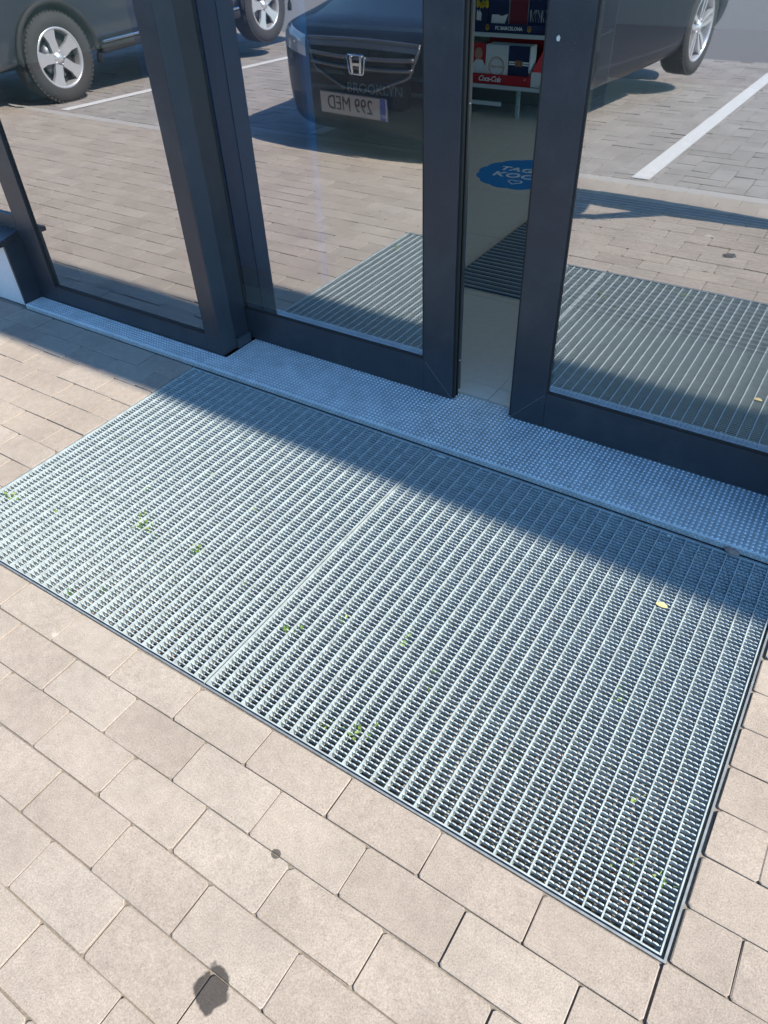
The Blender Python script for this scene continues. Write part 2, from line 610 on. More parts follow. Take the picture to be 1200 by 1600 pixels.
# herringbone stones of the parking bays
mb = MB()
A = 0.12
PY1, PY0 = -2.302, -6.715
for i in range(int(SX0 / A), int(4.6 / A)):
    for j in range(int(PY0 / A) - 1, int(PY1 / A) + 1):
        t = (i - j) % 4
        if t == 0:
            r = (i * A, (i + 2) * A, j * A, (j + 1) * A)
        elif t == 3:
            r = (i * A, (i + 1) * A, j * A, (j + 2) * A)
        else:
            continue
        y0, y1 = max(r[2], PY0), min(r[3], PY1)
        if y1 - y0 < 0.02:
            continue
        z = [rnd.gauss(0, 0.0012) for _ in range(4)]
        paver_geo(mb, r[0] + 0.0025, r[1] - 0.0025, y0 + 0.0025, y1 - 0.0025, rnd, z, 0.03, 0, slope)
tag(mb.build('parking_paver', m_parkpaver, park), kind='stuff')

for lx in (-5.98, -3.63, -1.33, 1.05):
    mb = MB()
    ys = [-2.33 - 0.2 * k for k in range(21)]
    strip_sheet(mb, lx, lx + 0.10, ys, 0.0045)
    tag(mb.build('road_marking', m_line), kind='structure')

# ------------------------------------------------------------------ grate well
mb = MB()
mb.poly([(PX0 - 0.004, -1.004, -0.046), (PX1 + 0.004, -1.004, -0.046), (PX1 + 0.004, 0.0, -0.046), (PX0 - 0.004, 0.0, -0.046)])
well = tag(mb.build('drain_well', m_soil), kind='structure')
mb = MB()
for a, b, c, d in ((PX0 - 0.004, PX1 + 0.004, -1.004, -1.0), (PX0 - 0.004, PX0, -1.0, 0.0), (PX1, PX1 + 0.004, -1.0, 0.0)):
    mb.box(a, b, c, d, -0.07, 0.001)
mb.box(PX0, PX1, -0.003, -0.0005, -0.07, -0.001)
for a, b, c, d in ((PX0, PX1, -1.0, -0.985), (PX0, PX0 + 0.015, -0.985, -0.003), (PX1 - 0.015, PX1, -0.985, -0.003)):
    mb.box(a, b, c, d, -0.036, -0.032)
mb.build('well_frame', m_angle, well)

GW, GD = 0.9935, 0.989
BH = 0.026


def crossbar_mesh(L, phase):
    mb = MB()
    pitch = 0.01125
    pr = [(0.0, -0.0006)]
    k = -1
    while k * pitch < L:
        for u, z in ((0.02, -0.0026), (0.14, -0.0006), (0.40, 0.0), (0.70, -0.0004), (0.93, -0.0015)):
            x = (k + u + phase) * pitch
            if 0.0004 < x < L - 0.0004:
                pr.append((x, z))
        k += 1
    pr.append((L, -0.0006))
    th = 0.0012
    top = [(mb.pt((x, -th, z)), mb.pt((x, th, z)), mb.pt((x, -th, -0.0105)), mb.pt((x, th, -0.0105))) for x, z in pr]
    for a, b in zip(top[:-1], top[1:]):
        mb.face((a[0], b[0], b[1], a[1])); mb.face((a[2], b[2], b[0], a[0])); mb.face((a[1], b[1], b[3], a[3])); mb.face((a[2], a[3], b[3], b[2]))
    return mb.mesh('cross_bar', m_galv)


cross_me = [crossbar_mesh(GW, p) for p in (0.0, 0.23, 0.41, 0.66, 0.85)]
mb = MB(); mb.box(-0.0014, 0.0014, 0.0, GD, -BH, 0.0)
bear_me = mb.mesh('bearing_bar', m_galv)
mb = MB(); mb.box(0.0, GW, 0.0, 0.003, -BH, 0.0005)
edge_me = mb.mesh('edge_bar', m_galv)


def grate(x0, label):
    t = thing('metal_grate', (x0, -0.9965, 0.0), label, 'grate', 'galvanised grates let into the pavement')
    for yy in (0.0, GD - 0.003):
        put('edge_bar', edge_me, t, (0, yy, 0.0008))
    for k in range(31):
        put('bearing_bar', bear_me, t, (k * GW / 30 + (0.0014 if k == 0 else -0.0014 if k == 30 else 0), 0, 0.0016 if k in (0, 30) else 0.0004 + rnd.gauss(0, 0.0001)), (0, 0, rnd.gauss(0, 0.0004)))
    nc = 89
    for k in range(1, nc):
        put('cross_bar', cross_me[(k * 3 + rnd.randrange(2)) % 5], t, (0, 0.003 + (GD - 0.006) * k / nc + rnd.gauss(0, 0.00025), rnd.gauss(-0.0002, 0.0002)), (rnd.gauss(0, 0.02), 0, 0))
    return t


grate(-1.9985, 'galvanised grate panel with weeds in it, on the side next to the side window')
grate(-0.9990, 'galvanised grate panel whose front corner points into the brown pavers, under the open door gap')

# clip and bits lying on the grates
t = tag(MB().box(-0.978, -0.945, -0.026, -0.019, 0.001, 0.0045).build('grate_clip', m_galv, None, 0.001),
        'small bent metal clip on the back edge of the grates', 'clip')


def pebble(name, x, y, z, s, c, label, cat, seed, flat=0.6):
    r = random.Random(seed)
    bm = bmesh.new()
    bmesh.ops.create_icosphere(bm, subdivisions=2, radius=1.0)
    for v in bm.verts:
        k = 1 + r.uniform(-0.16, 0.16)
        v.co = Vector((v.co.x * s * k, v.co.y * s * 0.6 * k, v.co.z * s * flat * 0.6 * k))
    me = bpy.data.meshes.new(name); bm.to_mesh(me); bm.free()
    me.materials.append(c)
    o = put(name, me, None, (x, y, z), (0, 0, -0.25))
    return tag(o, label, cat)


m_stone = rough_mat('brown stone', (0.30, 0.23, 0.20), 200, 0.8, 0.3)
m_chip = rough_mat('white chip', (0.62, 0.62, 0.56), 200, 0.8, 0.1)
m_leafy = rough_mat('dry yellow leaf', (0.62, 0.52, 0.25), 200, 0.7, 0.15)
pebble('pebble', -0.130, -0.004, 0.007, 0.019, m_stone, 'brown stone chip wedged between the tread plate and the grate', 'pebble', 3)
pebble('paper_scrap', -0.281, -0.022, 0.003, 0.005, m_chip, 'tiny white chip on the shaded back edge of the grate', 'scrap', 4)
mb = MB()
r7 = random.Random(2)
ring = [(math.cos(a) * 0.012 * (1 + 0.25 * r7.uniform(-1, 1)), math.sin(a) * 0.008, 0.001 + 0.003 * abs(math.sin(a))) for a in [2 * math.pi * k / 9 for k in range(9)]]
c0 = mb.pt((0, 0, 0.0022)); ids = [mb.pt(p) for p in ring]
c1 = mb.pt((0, 0, 0.0012)); ids2 = [mb.pt((p[0], p[1], p[2] - 0.0008)) for p in ring]
for k in range(9):
    mb.face((c0, ids[k], ids[(k + 1) % 9])); mb.face((c1, ids2[(k + 1) % 9], ids2[k]))
    mb.face((ids[k], ids2[k], ids2[(k + 1) % 9], ids[(k + 1) % 9]))
o = mb.build('fallen_leaf', m_leafy)
o.location = (-0.226, -0.267, 0.001)
tag(o, 'small yellow dry leaf lying on the grate at the shadow edge', 'leaf')

# litter on the pit floor
m_litter = []
for nm, c in (('brown litter', (0.16, 0.10, 0.06)), ('rust litter', (0.36, 0.13, 0.05)), ('straw litter', (0.42, 0.36, 0.24)), ('grey grit', (0.22, 0.20, 0.18))):
    m_litter.append(base(nm, c, 0.9)[0])
mb = MB()
for _ in range(9000):
    x, y = rnd.uniform(-1.99, -0.01), rnd.uniform(-0.99, -0.01)
    if rnd.random() < 0.42:
        y = -0.99 + abs(rnd.gauss(0, 0.10))
    z = -0.044 + rnd.uniform(0, 0.012)
    a, s, ti = rnd.uniform(0, 6.28), rnd.uniform(0.0015, 0.0072), rnd.uniform(-0.7, 0.7)
    dx, dy = math.cos(a) * s, math.sin(a) * s
    k = rnd.uniform(0.25, 0.8)
    mi = rnd.choices((0, 1, 2, 3), (5, 1.4, 2, 4))[0]
    b = [(x - dx, y - dy, z), (x + dy * k, y - dx * k, z + ti * s), (x + dx, y + dy, z), (x - dy * k, y + dx * k, z - ti * s)]
    up = mb.pt((x, y, z + s * 0.35)); ii = [mb.pt(p) for p in b]
    for q_ in range(4):
        mb.face((ii[q_], ii[(q_ + 1) % 4], up), mi)
tag(mb.build('litter', m_litter, well), kind='stuff')

m_weed, nt_, p_ = base('weed leaf', (0.12, 0.24, 0.035), 0.6)
nt_.links.new(ramp(nt_, N(nt_, 'ShaderNodeNewGeometry').outputs['Random Per Island'], [(0, (0.06, 0.12, 0.025)), (0.6, (0.14, 0.24, 0.045)), (1, (0.27, 0.34, 0.08))]), p_.inputs['Base Color'])


def weed_geo(mb, x, y, n, spread, seed, top=0.006):
    r = random.Random(seed)
    for q_ in range(n):
        bx, by = x + r.gauss(0, spread), y + r.gauss(0, spread * 0.7)
        a = r.uniform(0, 6.28)
        ca, sa = math.cos(a), math.sin(a)
        z0 = -0.045
        if r.random() < 0.5:                 # a grass blade
            L, wd, z1 = r.uniform(0.012, 0.030), r.uniform(0.0007, 0.0013), r.uniform(-0.008, top + 0.012)
            st = [(0.0, z0, wd), (0.25 * L, (z0 + z1) * 0.45, wd), (0.60 * L, z1, wd * 0.8), (L, z1 - r.uniform(-0.003, 0.006), 0.0001)]
            rows = [(mb.pt((bx + ca * d - sa * w_, by + sa * d + ca * w_, z)), mb.pt((bx + ca * d, by + sa * d, z - 0.0005)), mb.pt((bx + ca * d + sa * w_, by + sa * d - ca * w_, z))) for d, z, w_ in st]
            for A_, B_ in zip(rows[:-1], rows[1:]):
                mb.face((A_[0], A_[1], B_[1], B_[0])); mb.face((A_[1], A_[2], B_[2], B_[1]))
        else:                                # a stalk with a rounded leaf
            L, z1 = r.uniform(0.007, 0.016), r.uniform(-0.014, top)
            ex, ey = bx + ca * L * 0.4, by + sa * L * 0.4
            mb.tube([(bx, by, z0), ((bx + ex) / 2, (by + ey) / 2, (z0 + z1) / 2), (ex, ey, z1)], 0.0005, 3)
            dz = r.uniform(-0.004, 0.005)
            ring = []
            for u, v in ((0, 0), (0.22, 0.26), (0.55, 0.33), (0.85, 0.18), (1.0, 0), (0.85, -0.18), (0.55, -0.33), (0.22, -0.26)):
                ring.append(mb.pt((ex + ca * u * L - sa * v * L, ey + sa * u * L + ca * v * L, z1 + dz * u + 0.002 * abs(v) * 3)))
            ci = mb.pt((ex + ca * 0.5 * L, ey + sa * 0.5 * L, z1 + dz * 0.5))
            for k in range(8):
                mb.face((ring[k], ring[(k + 1) % 8], ci))


big_weeds = [(-1.508, -0.704, 26, 0.020, 'largest green weed tuft growing through the grate panel beside the side window'),
             (-1.310, -0.697, 13, 0.011, 'small bright weed tuft in the middle of the left grate panel'),
             (-1.949, -0.816, 10, 0.013, 'weed sprig at the outer left edge of the grates'),
             (-0.931, -0.781, 14, 0.013, 'weed tuft growing just right of the seam between the two grates'),
             (-0.644, -0.911, 12, 0.014, 'weed sprig near the front edge of the right grate panel'),
             (-0.100, -0.885, 13, 0.016, 'light green weed leaves deep in the front corner of the right grate panel'),
             (-1.504, -0.965, 6, 0.009, 'tiny yellow green weed at the front edge of the left grate panel')]
for k, (x, y, n, sp, lab) in enumerate(big_weeds):
    mb = MB(); weed_geo(mb, x, y, n, sp, 100 + k, 0.008 if k != 5 else -0.012)
    tag(mb.build('weed', m_weed), lab, 'weed')
mb = MB()
for k, (x, y) in enumerate([(-1.631, -0.577), (-1.77, -0.791), (-1.297, -0.48), (-1.864, -0.455), (-0.306, -0.667), (-0.109, -0.747), (-0.687, -0.665), (-0.564, -0.762),
                            (-0.575, -0.701), (-1.105, -0.733), (-1.515, -0.457), (-0.038, -0.884), (-1.43, -0.93), (-1.46, -0.72), (-0.72, -0.94), (-0.35, -0.80), (-0.22, -0.55), (-0.83, -0.70)]):
    weed_geo(mb, x, y, rnd.randint(3, 7), 0.009, 300 + k, -0.002)
tag(mb.build('weeds', m_weed), kind='stuff')

# ------------------------------------------------------------------ tread plates
SLX0, SLX1 = -2.935, -1.937           # side window frame, left and right
YS, YD = 0.089, 0.240                 # front faces: side window, sliding doors
RSX0 = 0.012                          # far jamb of the doorway


def tread(x0, x1, y0, y1, z, parent, seed):
    r = random.Random(seed)
    body = MB()
    body.prism([(y0, 0.0), (y1, 0.0), (y1, z), (y0 + 0.003, z), (y0, z - 0.003)], x0, x1, 'x')
    body.build('plate', m_plate, parent, recalc=True)
    b = MB()
    px = py = 0.0136
    y = y0 + 0.0085
    while y < y1 - 0.006:
        x = x0 + 0.006
        while x < x1 - 0.006:
            rings = []
            for rr, h in ((0.0046, 0.0), (0.0034, 0.0016), (0.0026, 0.0021), (0.0017, 0.0018), (0.0015, 0.0004)):
                rings.append([b.pt((x + rr * math.cos(t), y + rr * math.sin(t), z + h)) for t in [k * math.pi / 4 for k in range(8)]])
            for A_, B_ in zip(rings[:-1], rings[1:]):
                for k in range(8):
                    b.face((A_[k], A_[(k + 1) % 8], B_[(k + 1) % 8], B_[k]), 0, True)
            b.face(rings[-1], 1)
            x += px
        y += py
    # the pattern folds over the front lip
    x = x0 + 0.004
    while x < x1 - 0.004:
        b.box(x - 0.0022, x + 0.0022, y0 - 0.0012, y0 + 0.001, z - 0.0085, z - 0.0035)
        b.box(x + 0.0045, x + 0.0085, y0 - 0.0012, y0 + 0.001, z - 0.0170, z - 0.0115)
        x += px
    tag(b.build('tread_bump', [m_plate_bump, m_gasket], parent), kind='stuff')


t = thing('threshold_plate', (0, 0, 0), 'wide galvanised dimpled step plate running under the sliding doors', 'step plate', 'dimpled galvanised tread plates')
tread(SLX1 + 0.018, 0.9, 0.0035, 0.300, 0.020, t, 1)
t = thing('threshold_plate', (0, 0, 0), 'narrow galvanised dimpled strip along the foot of the side window', 'step plate', 'dimpled galvanised tread plates')
tread(SLX0 - 0.046, SLX1 + 0.0165, 0.0035, 0.0885, 0.0195, t, 2)

# ------------------------------------------------------------------ shop building shell
bld = thing('shop_building', (-1.0, 0.3, 0.0), 'shop front with a glazed entrance set under a thin roof edge', 'building')
ZC = 3.10


def bpart(name, mb, mats, **kw):
    o = mb.build(name, mats, None, **kw)
    return keep(o, bld)


ZE = 4.60
bpart('roof', MB().box(-14, 3.36, 0.452, 8.3, ZC, ZC + 0.30), m_coat)
bpart('eave', MB().box(-14, 5.6, -0.205, 0.60, ZE, ZE + 0.20), m_coat)
bpart('ceiling', MB().box(-8, 3.18, 0.52, 8.0, ZC - 0.08, ZC - 0.002), m_ceiling)
mb = MB()
mb.box(-14, 3.3, 0.10, 0.45, 2.52, ZE - 0.002)
bpart('lintel_wall', mb, m_coat2)
mb = MB()
mb.box(-14, -5.2, 0.02, 0.4, 0.001, 2.518)
mb.box(RSX0 + 1.35, 3.3, 0.10, 0.4, 0.001, 2.518)
bpart('outer_wall', mb, m_plaster)
mb = MB()
mb.box(-5.198, -2.998, 0.021, 0.30, 0.001, 0.262)
bpart('plinth_wall', mb, m_plaster)
mb = MB()                             # dark sheet closing the end of the plinth
mb.box(-2.996, -2.9845, 0.010, 0.30, 0.0005, 0.262)
bpart('plinth_end_cap', mb, m_coat, bevel=0.0012)
mb = MB()
mb.prism([(-0.012, 0.262), (-0.012, 0.279), (-0.010, 0.281), (0.0885, 0.302), (0.0885, 0.2625)][::-1], -5.198, -2.982, 'x')
bpart('window_sill', mb, m_sill, recalc=True)

# plinth window and the side window share the mullion
wf = MB()
wf.box(-5.198, -2.9845, YS, YS + 0.08, 0.303, 0.360)
wf.box(-5.198, -2.9845, YS, YS + 0.08, 2.44, 2.518)
wf.box(-5.198, -5.12, YS, YS + 0.08, 0.361, 2.439)
o_pw = bpart('window_frame', wf, m_coat, bevel=0.002)


def pane(x0, x1, y, z0, z1, parent, grand):
    """double glazing: a coated outer sheet and a plain inner one"""
    for nm, yy, front in (('outer_pane', y, m_glass), ('inner_pane', y + 0.026, m_glass_in)):
        mb = MB()
        mb.box(x0, x1, yy, yy + 0.005, z0, z1, 1, {'front': 0})
        o = mb.build(nm, [front, m_clear])
        keep(o, grand)
        if parent is not grand:
            mw = parent.matrix_parent_inverse.copy()
            o.parent = parent
            o.matrix_parent_inverse = Matrix()
    return


pane(-5.119, -2.9845, YS + 0.012, 0.361, 2.439, o_pw, bld)

# side window: mullion, stile, rails, beads, covers
ZB = 0.090
sw = MB()
sw.box(-2.9838, -2.868, YS, YS + 0.07, 0.0202, 2.518)
sw.box(-2.074 + 0.065, SLX1, YS, YS + 0.068, 0.0202, 2.518)
sw.box(-2.8675, -2.0095, YS + 0.001, YS + 0.07, 0.0202, ZB - 0.003)
sw.box(-2.8675, -2.0095, YS + 0.001, YS + 0.07, 2.44, 2.518)
o_sw = bpart('window_frame', sw, m_coat, bevel=0.002)
pane(-2.8675, -2.0095, YS + 0.011, ZB - 0.003, 2.44, o_sw, bld)
bd = MB()
bd.box(-2.8675, -2.0095, YS + 0.004, YS + 0.010, ZB - 0.0025, ZB + 0.004)
bd.box(-2.8675, -2.862, YS + 0.004, YS + 0.010, ZB + 0.0045, 2.439)
bd.box(-2.015, -2.0095, YS + 0.004, YS + 0.010, ZB + 0.0045, 2.439)
o = bd.build('glazing_bead', m_gasket); o.parent = o_sw
# return of the jamb towards the doors: lighter cover strip, darker post, foot block
bpart('jamb_cover', MB().box(SLX1 + 0.0005, SLX1 + 0.0030, YS + 0.0005, YS + 0.072, 0.0204, 2.517), m_coat2, bevel=0.0008)
bpart('jamb_post', MB().box(SLX1 - 0.060, SLX1 + 0.0010, YS + 0.0725, YD - 0.004, 0.0204, 2.517), m_coat, bevel=0.0015)
bpart('jamb_foot', MB().box(SLX1 + 0.0015, SLX1 + 0.0160, YS + 0.070, YD - 0.010, 0.0206, 0.057), m_coat2, bevel=0.001)
bpart('brush_seal', MB().box(SLX1 - 0.055, SLX1 - 0.004, YD - 0.0035, YD + 0.012, 0.0206, 2.517), m_gasket)

# the same window mirrored beyond the doorway, outside the frame of the photograph
rs = MB()
rs.box(RSX0, RSX0 + 0.073, YS, YS + 0.15, 0.0202, 2.518)
rs.box(RSX0 + 0.9, RSX0 + 0.968, YS, YS + 0.07, 0.0202, 2.518)
rs.box(RSX0 + 0.0735, RSX0 + 0.8995, YS + 0.001, YS + 0.07, 0.0202, ZB - 0.003)
rs.box(RSX0 + 0.0735, RSX0 + 0.8995, YS + 0.001, YS + 0.07, 2.44, 2.518)
o_rs = bpart('window_frame', rs, m_coat, bevel=0.002)
pane(RSX0 + 0.0735, RSX0 + 0.8995, YS + 0.011, ZB - 0.003, 2.44, o_rs, bld)
bpart('pier', MB().box(RSX0 + 0.97, RSX0 + 1.348, 0.10, 0.4, 0.001, 2.518), m_plaster)
mb = MB()
mb.box(-8.0, -7.9, 0.41, 8.0, 0.0, ZC - 0.081)
mb.box(3.2, 3.3, 0.46, 8.0, 0.0, 0.40)
mb.box(-7.899, 3.199, 7.9, 8.0, 0.0, ZC - 0.081)
bpart('inner_wall', mb, m_inwall)

# unseen glazed end wall, added so the sun lights the shop inside
gw = MB()
for k in range(6):
    gw.box(3.20, 3.3, 0.47 + k * 1.486, 0.53 + k * 1.486, 0.401, ZC - 0.004)
o_gw = bpart('window_frame', gw, m_coat)  # frame of the added end glazing
for k in range(5):
    mb = MB()
    mb.box(3.245, 3.251, 0.532 + k * 1.486, 0.468 + (k + 1) * 1.486, 0.402, ZC - 0.006, 0)
    o = mb.build('added_end_pane', m_clear); o.parent = o_gw

# ------------------------------------------------------------------ sliding doors
def door(x0, x1, inner, label, edge_x):
    """inner: side ('right' or 'left') of the stile at the opening"""
    t = thing('sliding_door', ((x0 + x1) / 2, YD + 0.03, 0.026), label, 'door', 'glazed sliding entrance doors')
    P = lambda o: keep(o, t)
    zb, zt, d = 0.026, 2.40, 0.045
    if inner == 'right':
        sin = (x1 - 0.107, x1); sout = (x0, x0 + 0.060)
    else:
        sin = (x0, x0 + 0.109); sout = (x1 - 0.060, x1)
    P(MB().box(sin[0], sin[1], YD, YD + d, zb, zt).build('stile', m_coat, None, 0.002))
    P(MB().box(sout[0], sout[1], YD, YD + d, zb, zt).build('stile', m_coat, None, 0.002))
    gx0, gx1 = min(sin[1], sout[1]), max(sin[0], sout[0])
    # mitre lines show the joint, so the rails sit a hair behind the stiles
    P(MB().box(gx0 + 0.0002, gx1 - 0.0002, YD + 0.0008, YD + d, zb, 0.142).build('bottom_rail', m_coat, None, 0.0015))
    P(MB().box(gx0 + 0.0002, gx1 - 0.0002, YD + 0.0008, YD + d, 2.31, zt).build('top_rail', m_coat, None, 0.0015))
    bd = MB()
    bd.box(gx0, gx1, YD + 0.002, YD + 0.0055, 0.1422, 0.1490)
    bd.box(gx0, gx0 + 0.005, YD + 0.002, YD + 0.0055, 0.1492, 2.308)
    bd.box(gx1 - 0.005, gx1, YD + 0.002, YD + 0.0055, 0.1492, 2.308)
    P(bd.build('glazing_bead', m_gasket))
    pane(gx0 + 0.0002, gx1 - 0.0002, YD + 0.006, 0.1422, 2.309, t, t)
    # edge profile with brush seal and screws
    e = edge_x
    s = 1 if inner == 'right' else -1
    a, b = sorted((e + s * 0.0004, e + s * 0.006))
    P(MB().box(a, b, YD + 0.006, YD + 0.016, zb, zt).build('edge_gasket', m_gasket))
    P(MB().box(a, b, YD + 0.026, YD + 0.034, zb, zt).build('edge_gasket', m_gasket))
    a, b = sorted((e - s * 0.05, e - s * 0.0006))
    P(MB().box(a, b, YD + d + 0.0005, YD + 0.060, zb + 0.006, zt).build('rear_profile', m_coat, None, 0.001))
    for z in (0.034, 0.143, 0.875, 1.6):
        sm = MB(); sm.lathe([(0.0, 0.0014), (0.0016, 0.0013), (0.0028, 0.0)], 10)
        o = sm.build('screw', m_screw, None)
        o.location = (e - s * 0.0004, YD + 0.050, z)
        if s < 0:
            o.rotation_euler = (0, 0, math.pi)
        keep(o, t)
    # diagonal saw cut at the lower corner
    cx = sin[0] if inner == 'right' else sin[1]
    ox = sin[1] if inner == 'right' else sin[0]
    mt = MB()
    u = Vector((ox - cx, 0, zb - 0.142)); n_ = Vector((u.z, 0, -u.x)).normalized() * 0.0005
    p0, p1 = Vector((cx, YD - 0.0004, 0.142)) + u * 0.06, Vector((cx, YD - 0.0004, 0.142)) + u * 0.97
    q0 = [p0 + n_, p1 + n_, p1 - n_, p0 - n_]
    i0 = [mt.pt(p) for p in q0]; i1 = [mt.pt((p.x, YD + 0.001, p.z)) for p in q0]
    mt.face(i0); mt.face(i1[::-1])
    for k in range(4):
        mt.face((i0[k], i1[k], i1[(k + 1) % 4], i0[(k + 1) % 4]))
    P(mt.build('mitre_joint', m_mitre, None, recalc=True))
    return t


m_mitre, _, _ = base('mitre scratch', (0.16, 0.18, 0.21), 0.5)
dl = door(-2.14, -1.069, 'right', 'dark framed glass door leaf beside the side window, reflecting the front of a dark car', -1.069)
dr = door(-0.861, 0.21, 'left', 'dark framed glass door leaf with a white chip on its stile, right of the open gap', -0.861)
# chip of paint stuck on the right leaf
mb = MB()
mb.prism([(0, 0), (0.006, -0.001), (0.008, 0.006), (0.004, 0.011), (-0.001, 0.007)], 0, 0.0012, 'y')
o = mb.build('paint_chip', m_chip, None, recalc=True)
o.location = (-0.835, YD - 0.0014, 1.028)
keep(o, dr)

# ------------------------------------------------------------------ shop floor
mb = MB()
mb.poly([(-8, 0.301, 0.0155), (3.3, 0.301, 0.0155), (3.3, 8, 0.0155), (-8, 8, 0.0155)])
fl = tag(mb.build('shop_floor', m_grout), kind='structure')
TX, TY = -0.967, 0.379
for i in range(-8, 7):
    for j in range(-1, 8):
        x0, x1 = TX + i * 0.6 + 0.001, TX + (i + 1) * 0.6 - 0.001
        y0, y1 = max(0.302, TY + j * 0.6 + 0.001), TY + (j + 1) * 0.6 - 0.001
        mb = MB(); mb.box(x0, x1, y0, y1, 0.012, 0.020 + rnd.gauss(0, 0.0002))
        mb.build('floor_tile', m_tile, fl)

t = thing('entrance_mat', (-0.6, 1.6, 0.020), 'ribbed entrance mat with thin metal strips on the tiled floor inside', 'mat')
MX0, MX1, MY0, MY1 = -1.525, 0.35, 1.030, 2.35
keep(MB().box(MX0, MX1, MY0, MY1, 0.0205, 0.027).build('mat_base', m_matdark), t)
me = MB().box(0, MX1 - MX0 - 0.012, 0, 0.006, 0, 0.0035).mesh('strip', m_alu)
me2 = MB().box(0, MX1 - MX0 - 0.012, 0, 0.017, 0, 0.0048).mesh('rib', m_matdark)
k = 0
while MY0 + 0.006 + k * 0.0365 < MY1 - 0.02:
    y = MY0 + 0.004 + k * 0.0365
    o = put('strip', me, None, (MX0 + 0.006, y, 0.0272)); keep(o, t)
    o = put('rib', me2, None, (MX0 + 0.006, y + 0.012, 0.0272)); keep(o, t)
    k += 1

t = thing('floor_sticker', (-1.85, 2.52, 0.0203), 'blue scalloped floor sticker reading TAGASI KOOLI with a heart', 'sticker', rz=RAD(3))
mb = MB()
ring = []
for k in range(84):
    a = 2 * math.pi * k / 84
    r = 0.262 + 0.014 * abs(math.cos(a * 7)) ** 0.8
    ring.append((r * math.cos(a), r * math.sin(a)))
mb.prism(ring, 0.0, 0.0012, 'z')
mb.build('disc', m_blue, t)
text('TAGASI', 0.098, m_white, t, (0, 0.055, 0.0018), (0, 0, 0), offset=0.002, space=1.05)
text('KOOLI', 0.108, m_white, t, (0, -0.055, 0.0018), (0, 0, 0), offset=0.002, space=1.05)
hp = []
for k in range(28):
    a = 2 * math.pi * k / 28
    hp.append((0.0024 * 16 * math.sin(a) ** 3, 0.0024 * (13 * math.cos(a) - 5 * math.cos(2 * a) - 2 * math.cos(3 * a) - math.cos(4 * a)) - 0.158, 0.002))
MB().tube(hp, 0.0042, 5, closed=True, flat=0.25).build('heart', m_white, t)

# ------------------------------------------------------------------ shelf with school goods
SY = 3.60
SXa, SXb = -4.6, -1.95
t = thing('shelf_unit', ((SXa + SXb) / 2, SY + 0.2, 0.02), 'grey shop shelf stacked with school notebooks seen through the door gap', 'shelf')
for z, nm in ((0.205, 'shelf_board'), (0.505, 'shelf_board'), (0.86, 'shelf_board'), (1.25, 'shelf_board')):
    keep(MB().box(SXa, SXb, SY, SY + 0.42, z, z + 0.016).build(nm, m_shelf, None, 0.002), t)
    keep(MB().box(SXa, SXb, SY - 0.004, SY - 0.0005, z - 0.006, z + 0.018).build('price_rail', m_alu, None), t)
keep(MB().box(SXa, SXb, SY + 0.43, SY + 0.45, 0.021, 1.7).build('back_panel', m_shelf), t)
for x in (SXa + 0.02, -2.445, SXb - 0.05):
    keep(MB().box(x, x + 0.022, SY + 0.05, SY + 0.075, 0.021, 0.204).build('leg', m_galv), t)
keep(MB().box(SXa + 0.03, -2.57, SY + 0.06, SY + 0.08, 0.080, 0.105).build('base_rail', m_cover), t)

Z1, Z2 = 0.2215, 0.5215


def notebook(x0, x1, y, z0, h, mat, label, group, art=None, tilt=0.0):
    t = thing('notebook', ((x0 + x1) / 2, y, z0), label, 'notebook', group)
    wd = x1 - x0
    MB().box(-wd / 2, wd / 2, 0.0, 0.0012, 0, h).build('front_cover', mat, t)
    MB().box(-wd / 2 + 0.002, wd / 2 - 0.002, 0.0013, 0.0125, 0.002, h - 0.002).build('pages', m_paper, t)
    MB().box(-wd / 2, wd / 2, 0.0126, 0.0138, 0, h).build('back_cover', mat, t)
    t.rotation_euler = (tilt, 0, 0)
    if art:
        art(t, wd, h)
    return t


def art_seal(t, wd, h):
    ri = [(0.058 * math.cos(a), -0.001, 0.095 + 0.058 * math.sin(a)) for a in [2 * math.pi * k / 28 for k in range(28)]]
    MB().tube(ri, 0.0016, 5, closed=True).build('round_seal', m_orange, t)
    ri = [(0.050 * math.cos(a), -0.001, 0.095 + 0.050 * math.sin(a)) for a in [2 * math.pi * k / 28 for k in range(28)]]
    MB().tube(ri, 0.0008, 5, closed=True).build('round_seal', m_orange, t)
    text('Coca-Cola', 0.021, m_orange, t, (0, -0.0012, 0.097), (RAD(90), 0, 0), shear=0.35)


def art_stripe(t, wd, h):
    for a, b in ((-wd / 2 + 0.002, -0.028), (0.028, wd / 2 - 0.002)):
        for z in (0.112, 0.125):
            MB().box(a, b, -0.0008, -0.0002, z, z + 0.009).build('stripe', m_white, t)
    for k in range(4):
        MB().box(-0.024 + k * 0.013, -0.016 + k * 0.013, -0.0008, -0.0002, 0.106, 0.140).build('stripe', m_orange, t)


def art_player(t, wd, h):
    mb = MB()
    mb.prism([(-0.05, 0.0), (0.05, 0.0), (0.06, 0.09), (0.03, 0.13), (-0.02, 0.13), (-0.055, 0.08)], -0.0008, -0.0002, 'y')
    mb.build('printed_shirt', m_cover, t, recalc=True)
    mb = MB()
    mb.prism([(0.03 * math.cos(a), 0.165 + 0.036 * math.sin(a)) for a in [2 * math.pi * k / 14 for k in range(14)]], -0.0008, -0.0002, 'y')
    mb.build('printed_face', m_skin_print, t, recalc=True)


ORD = ('', 'first', 'second', 'third', 'fourth', 'fifth')
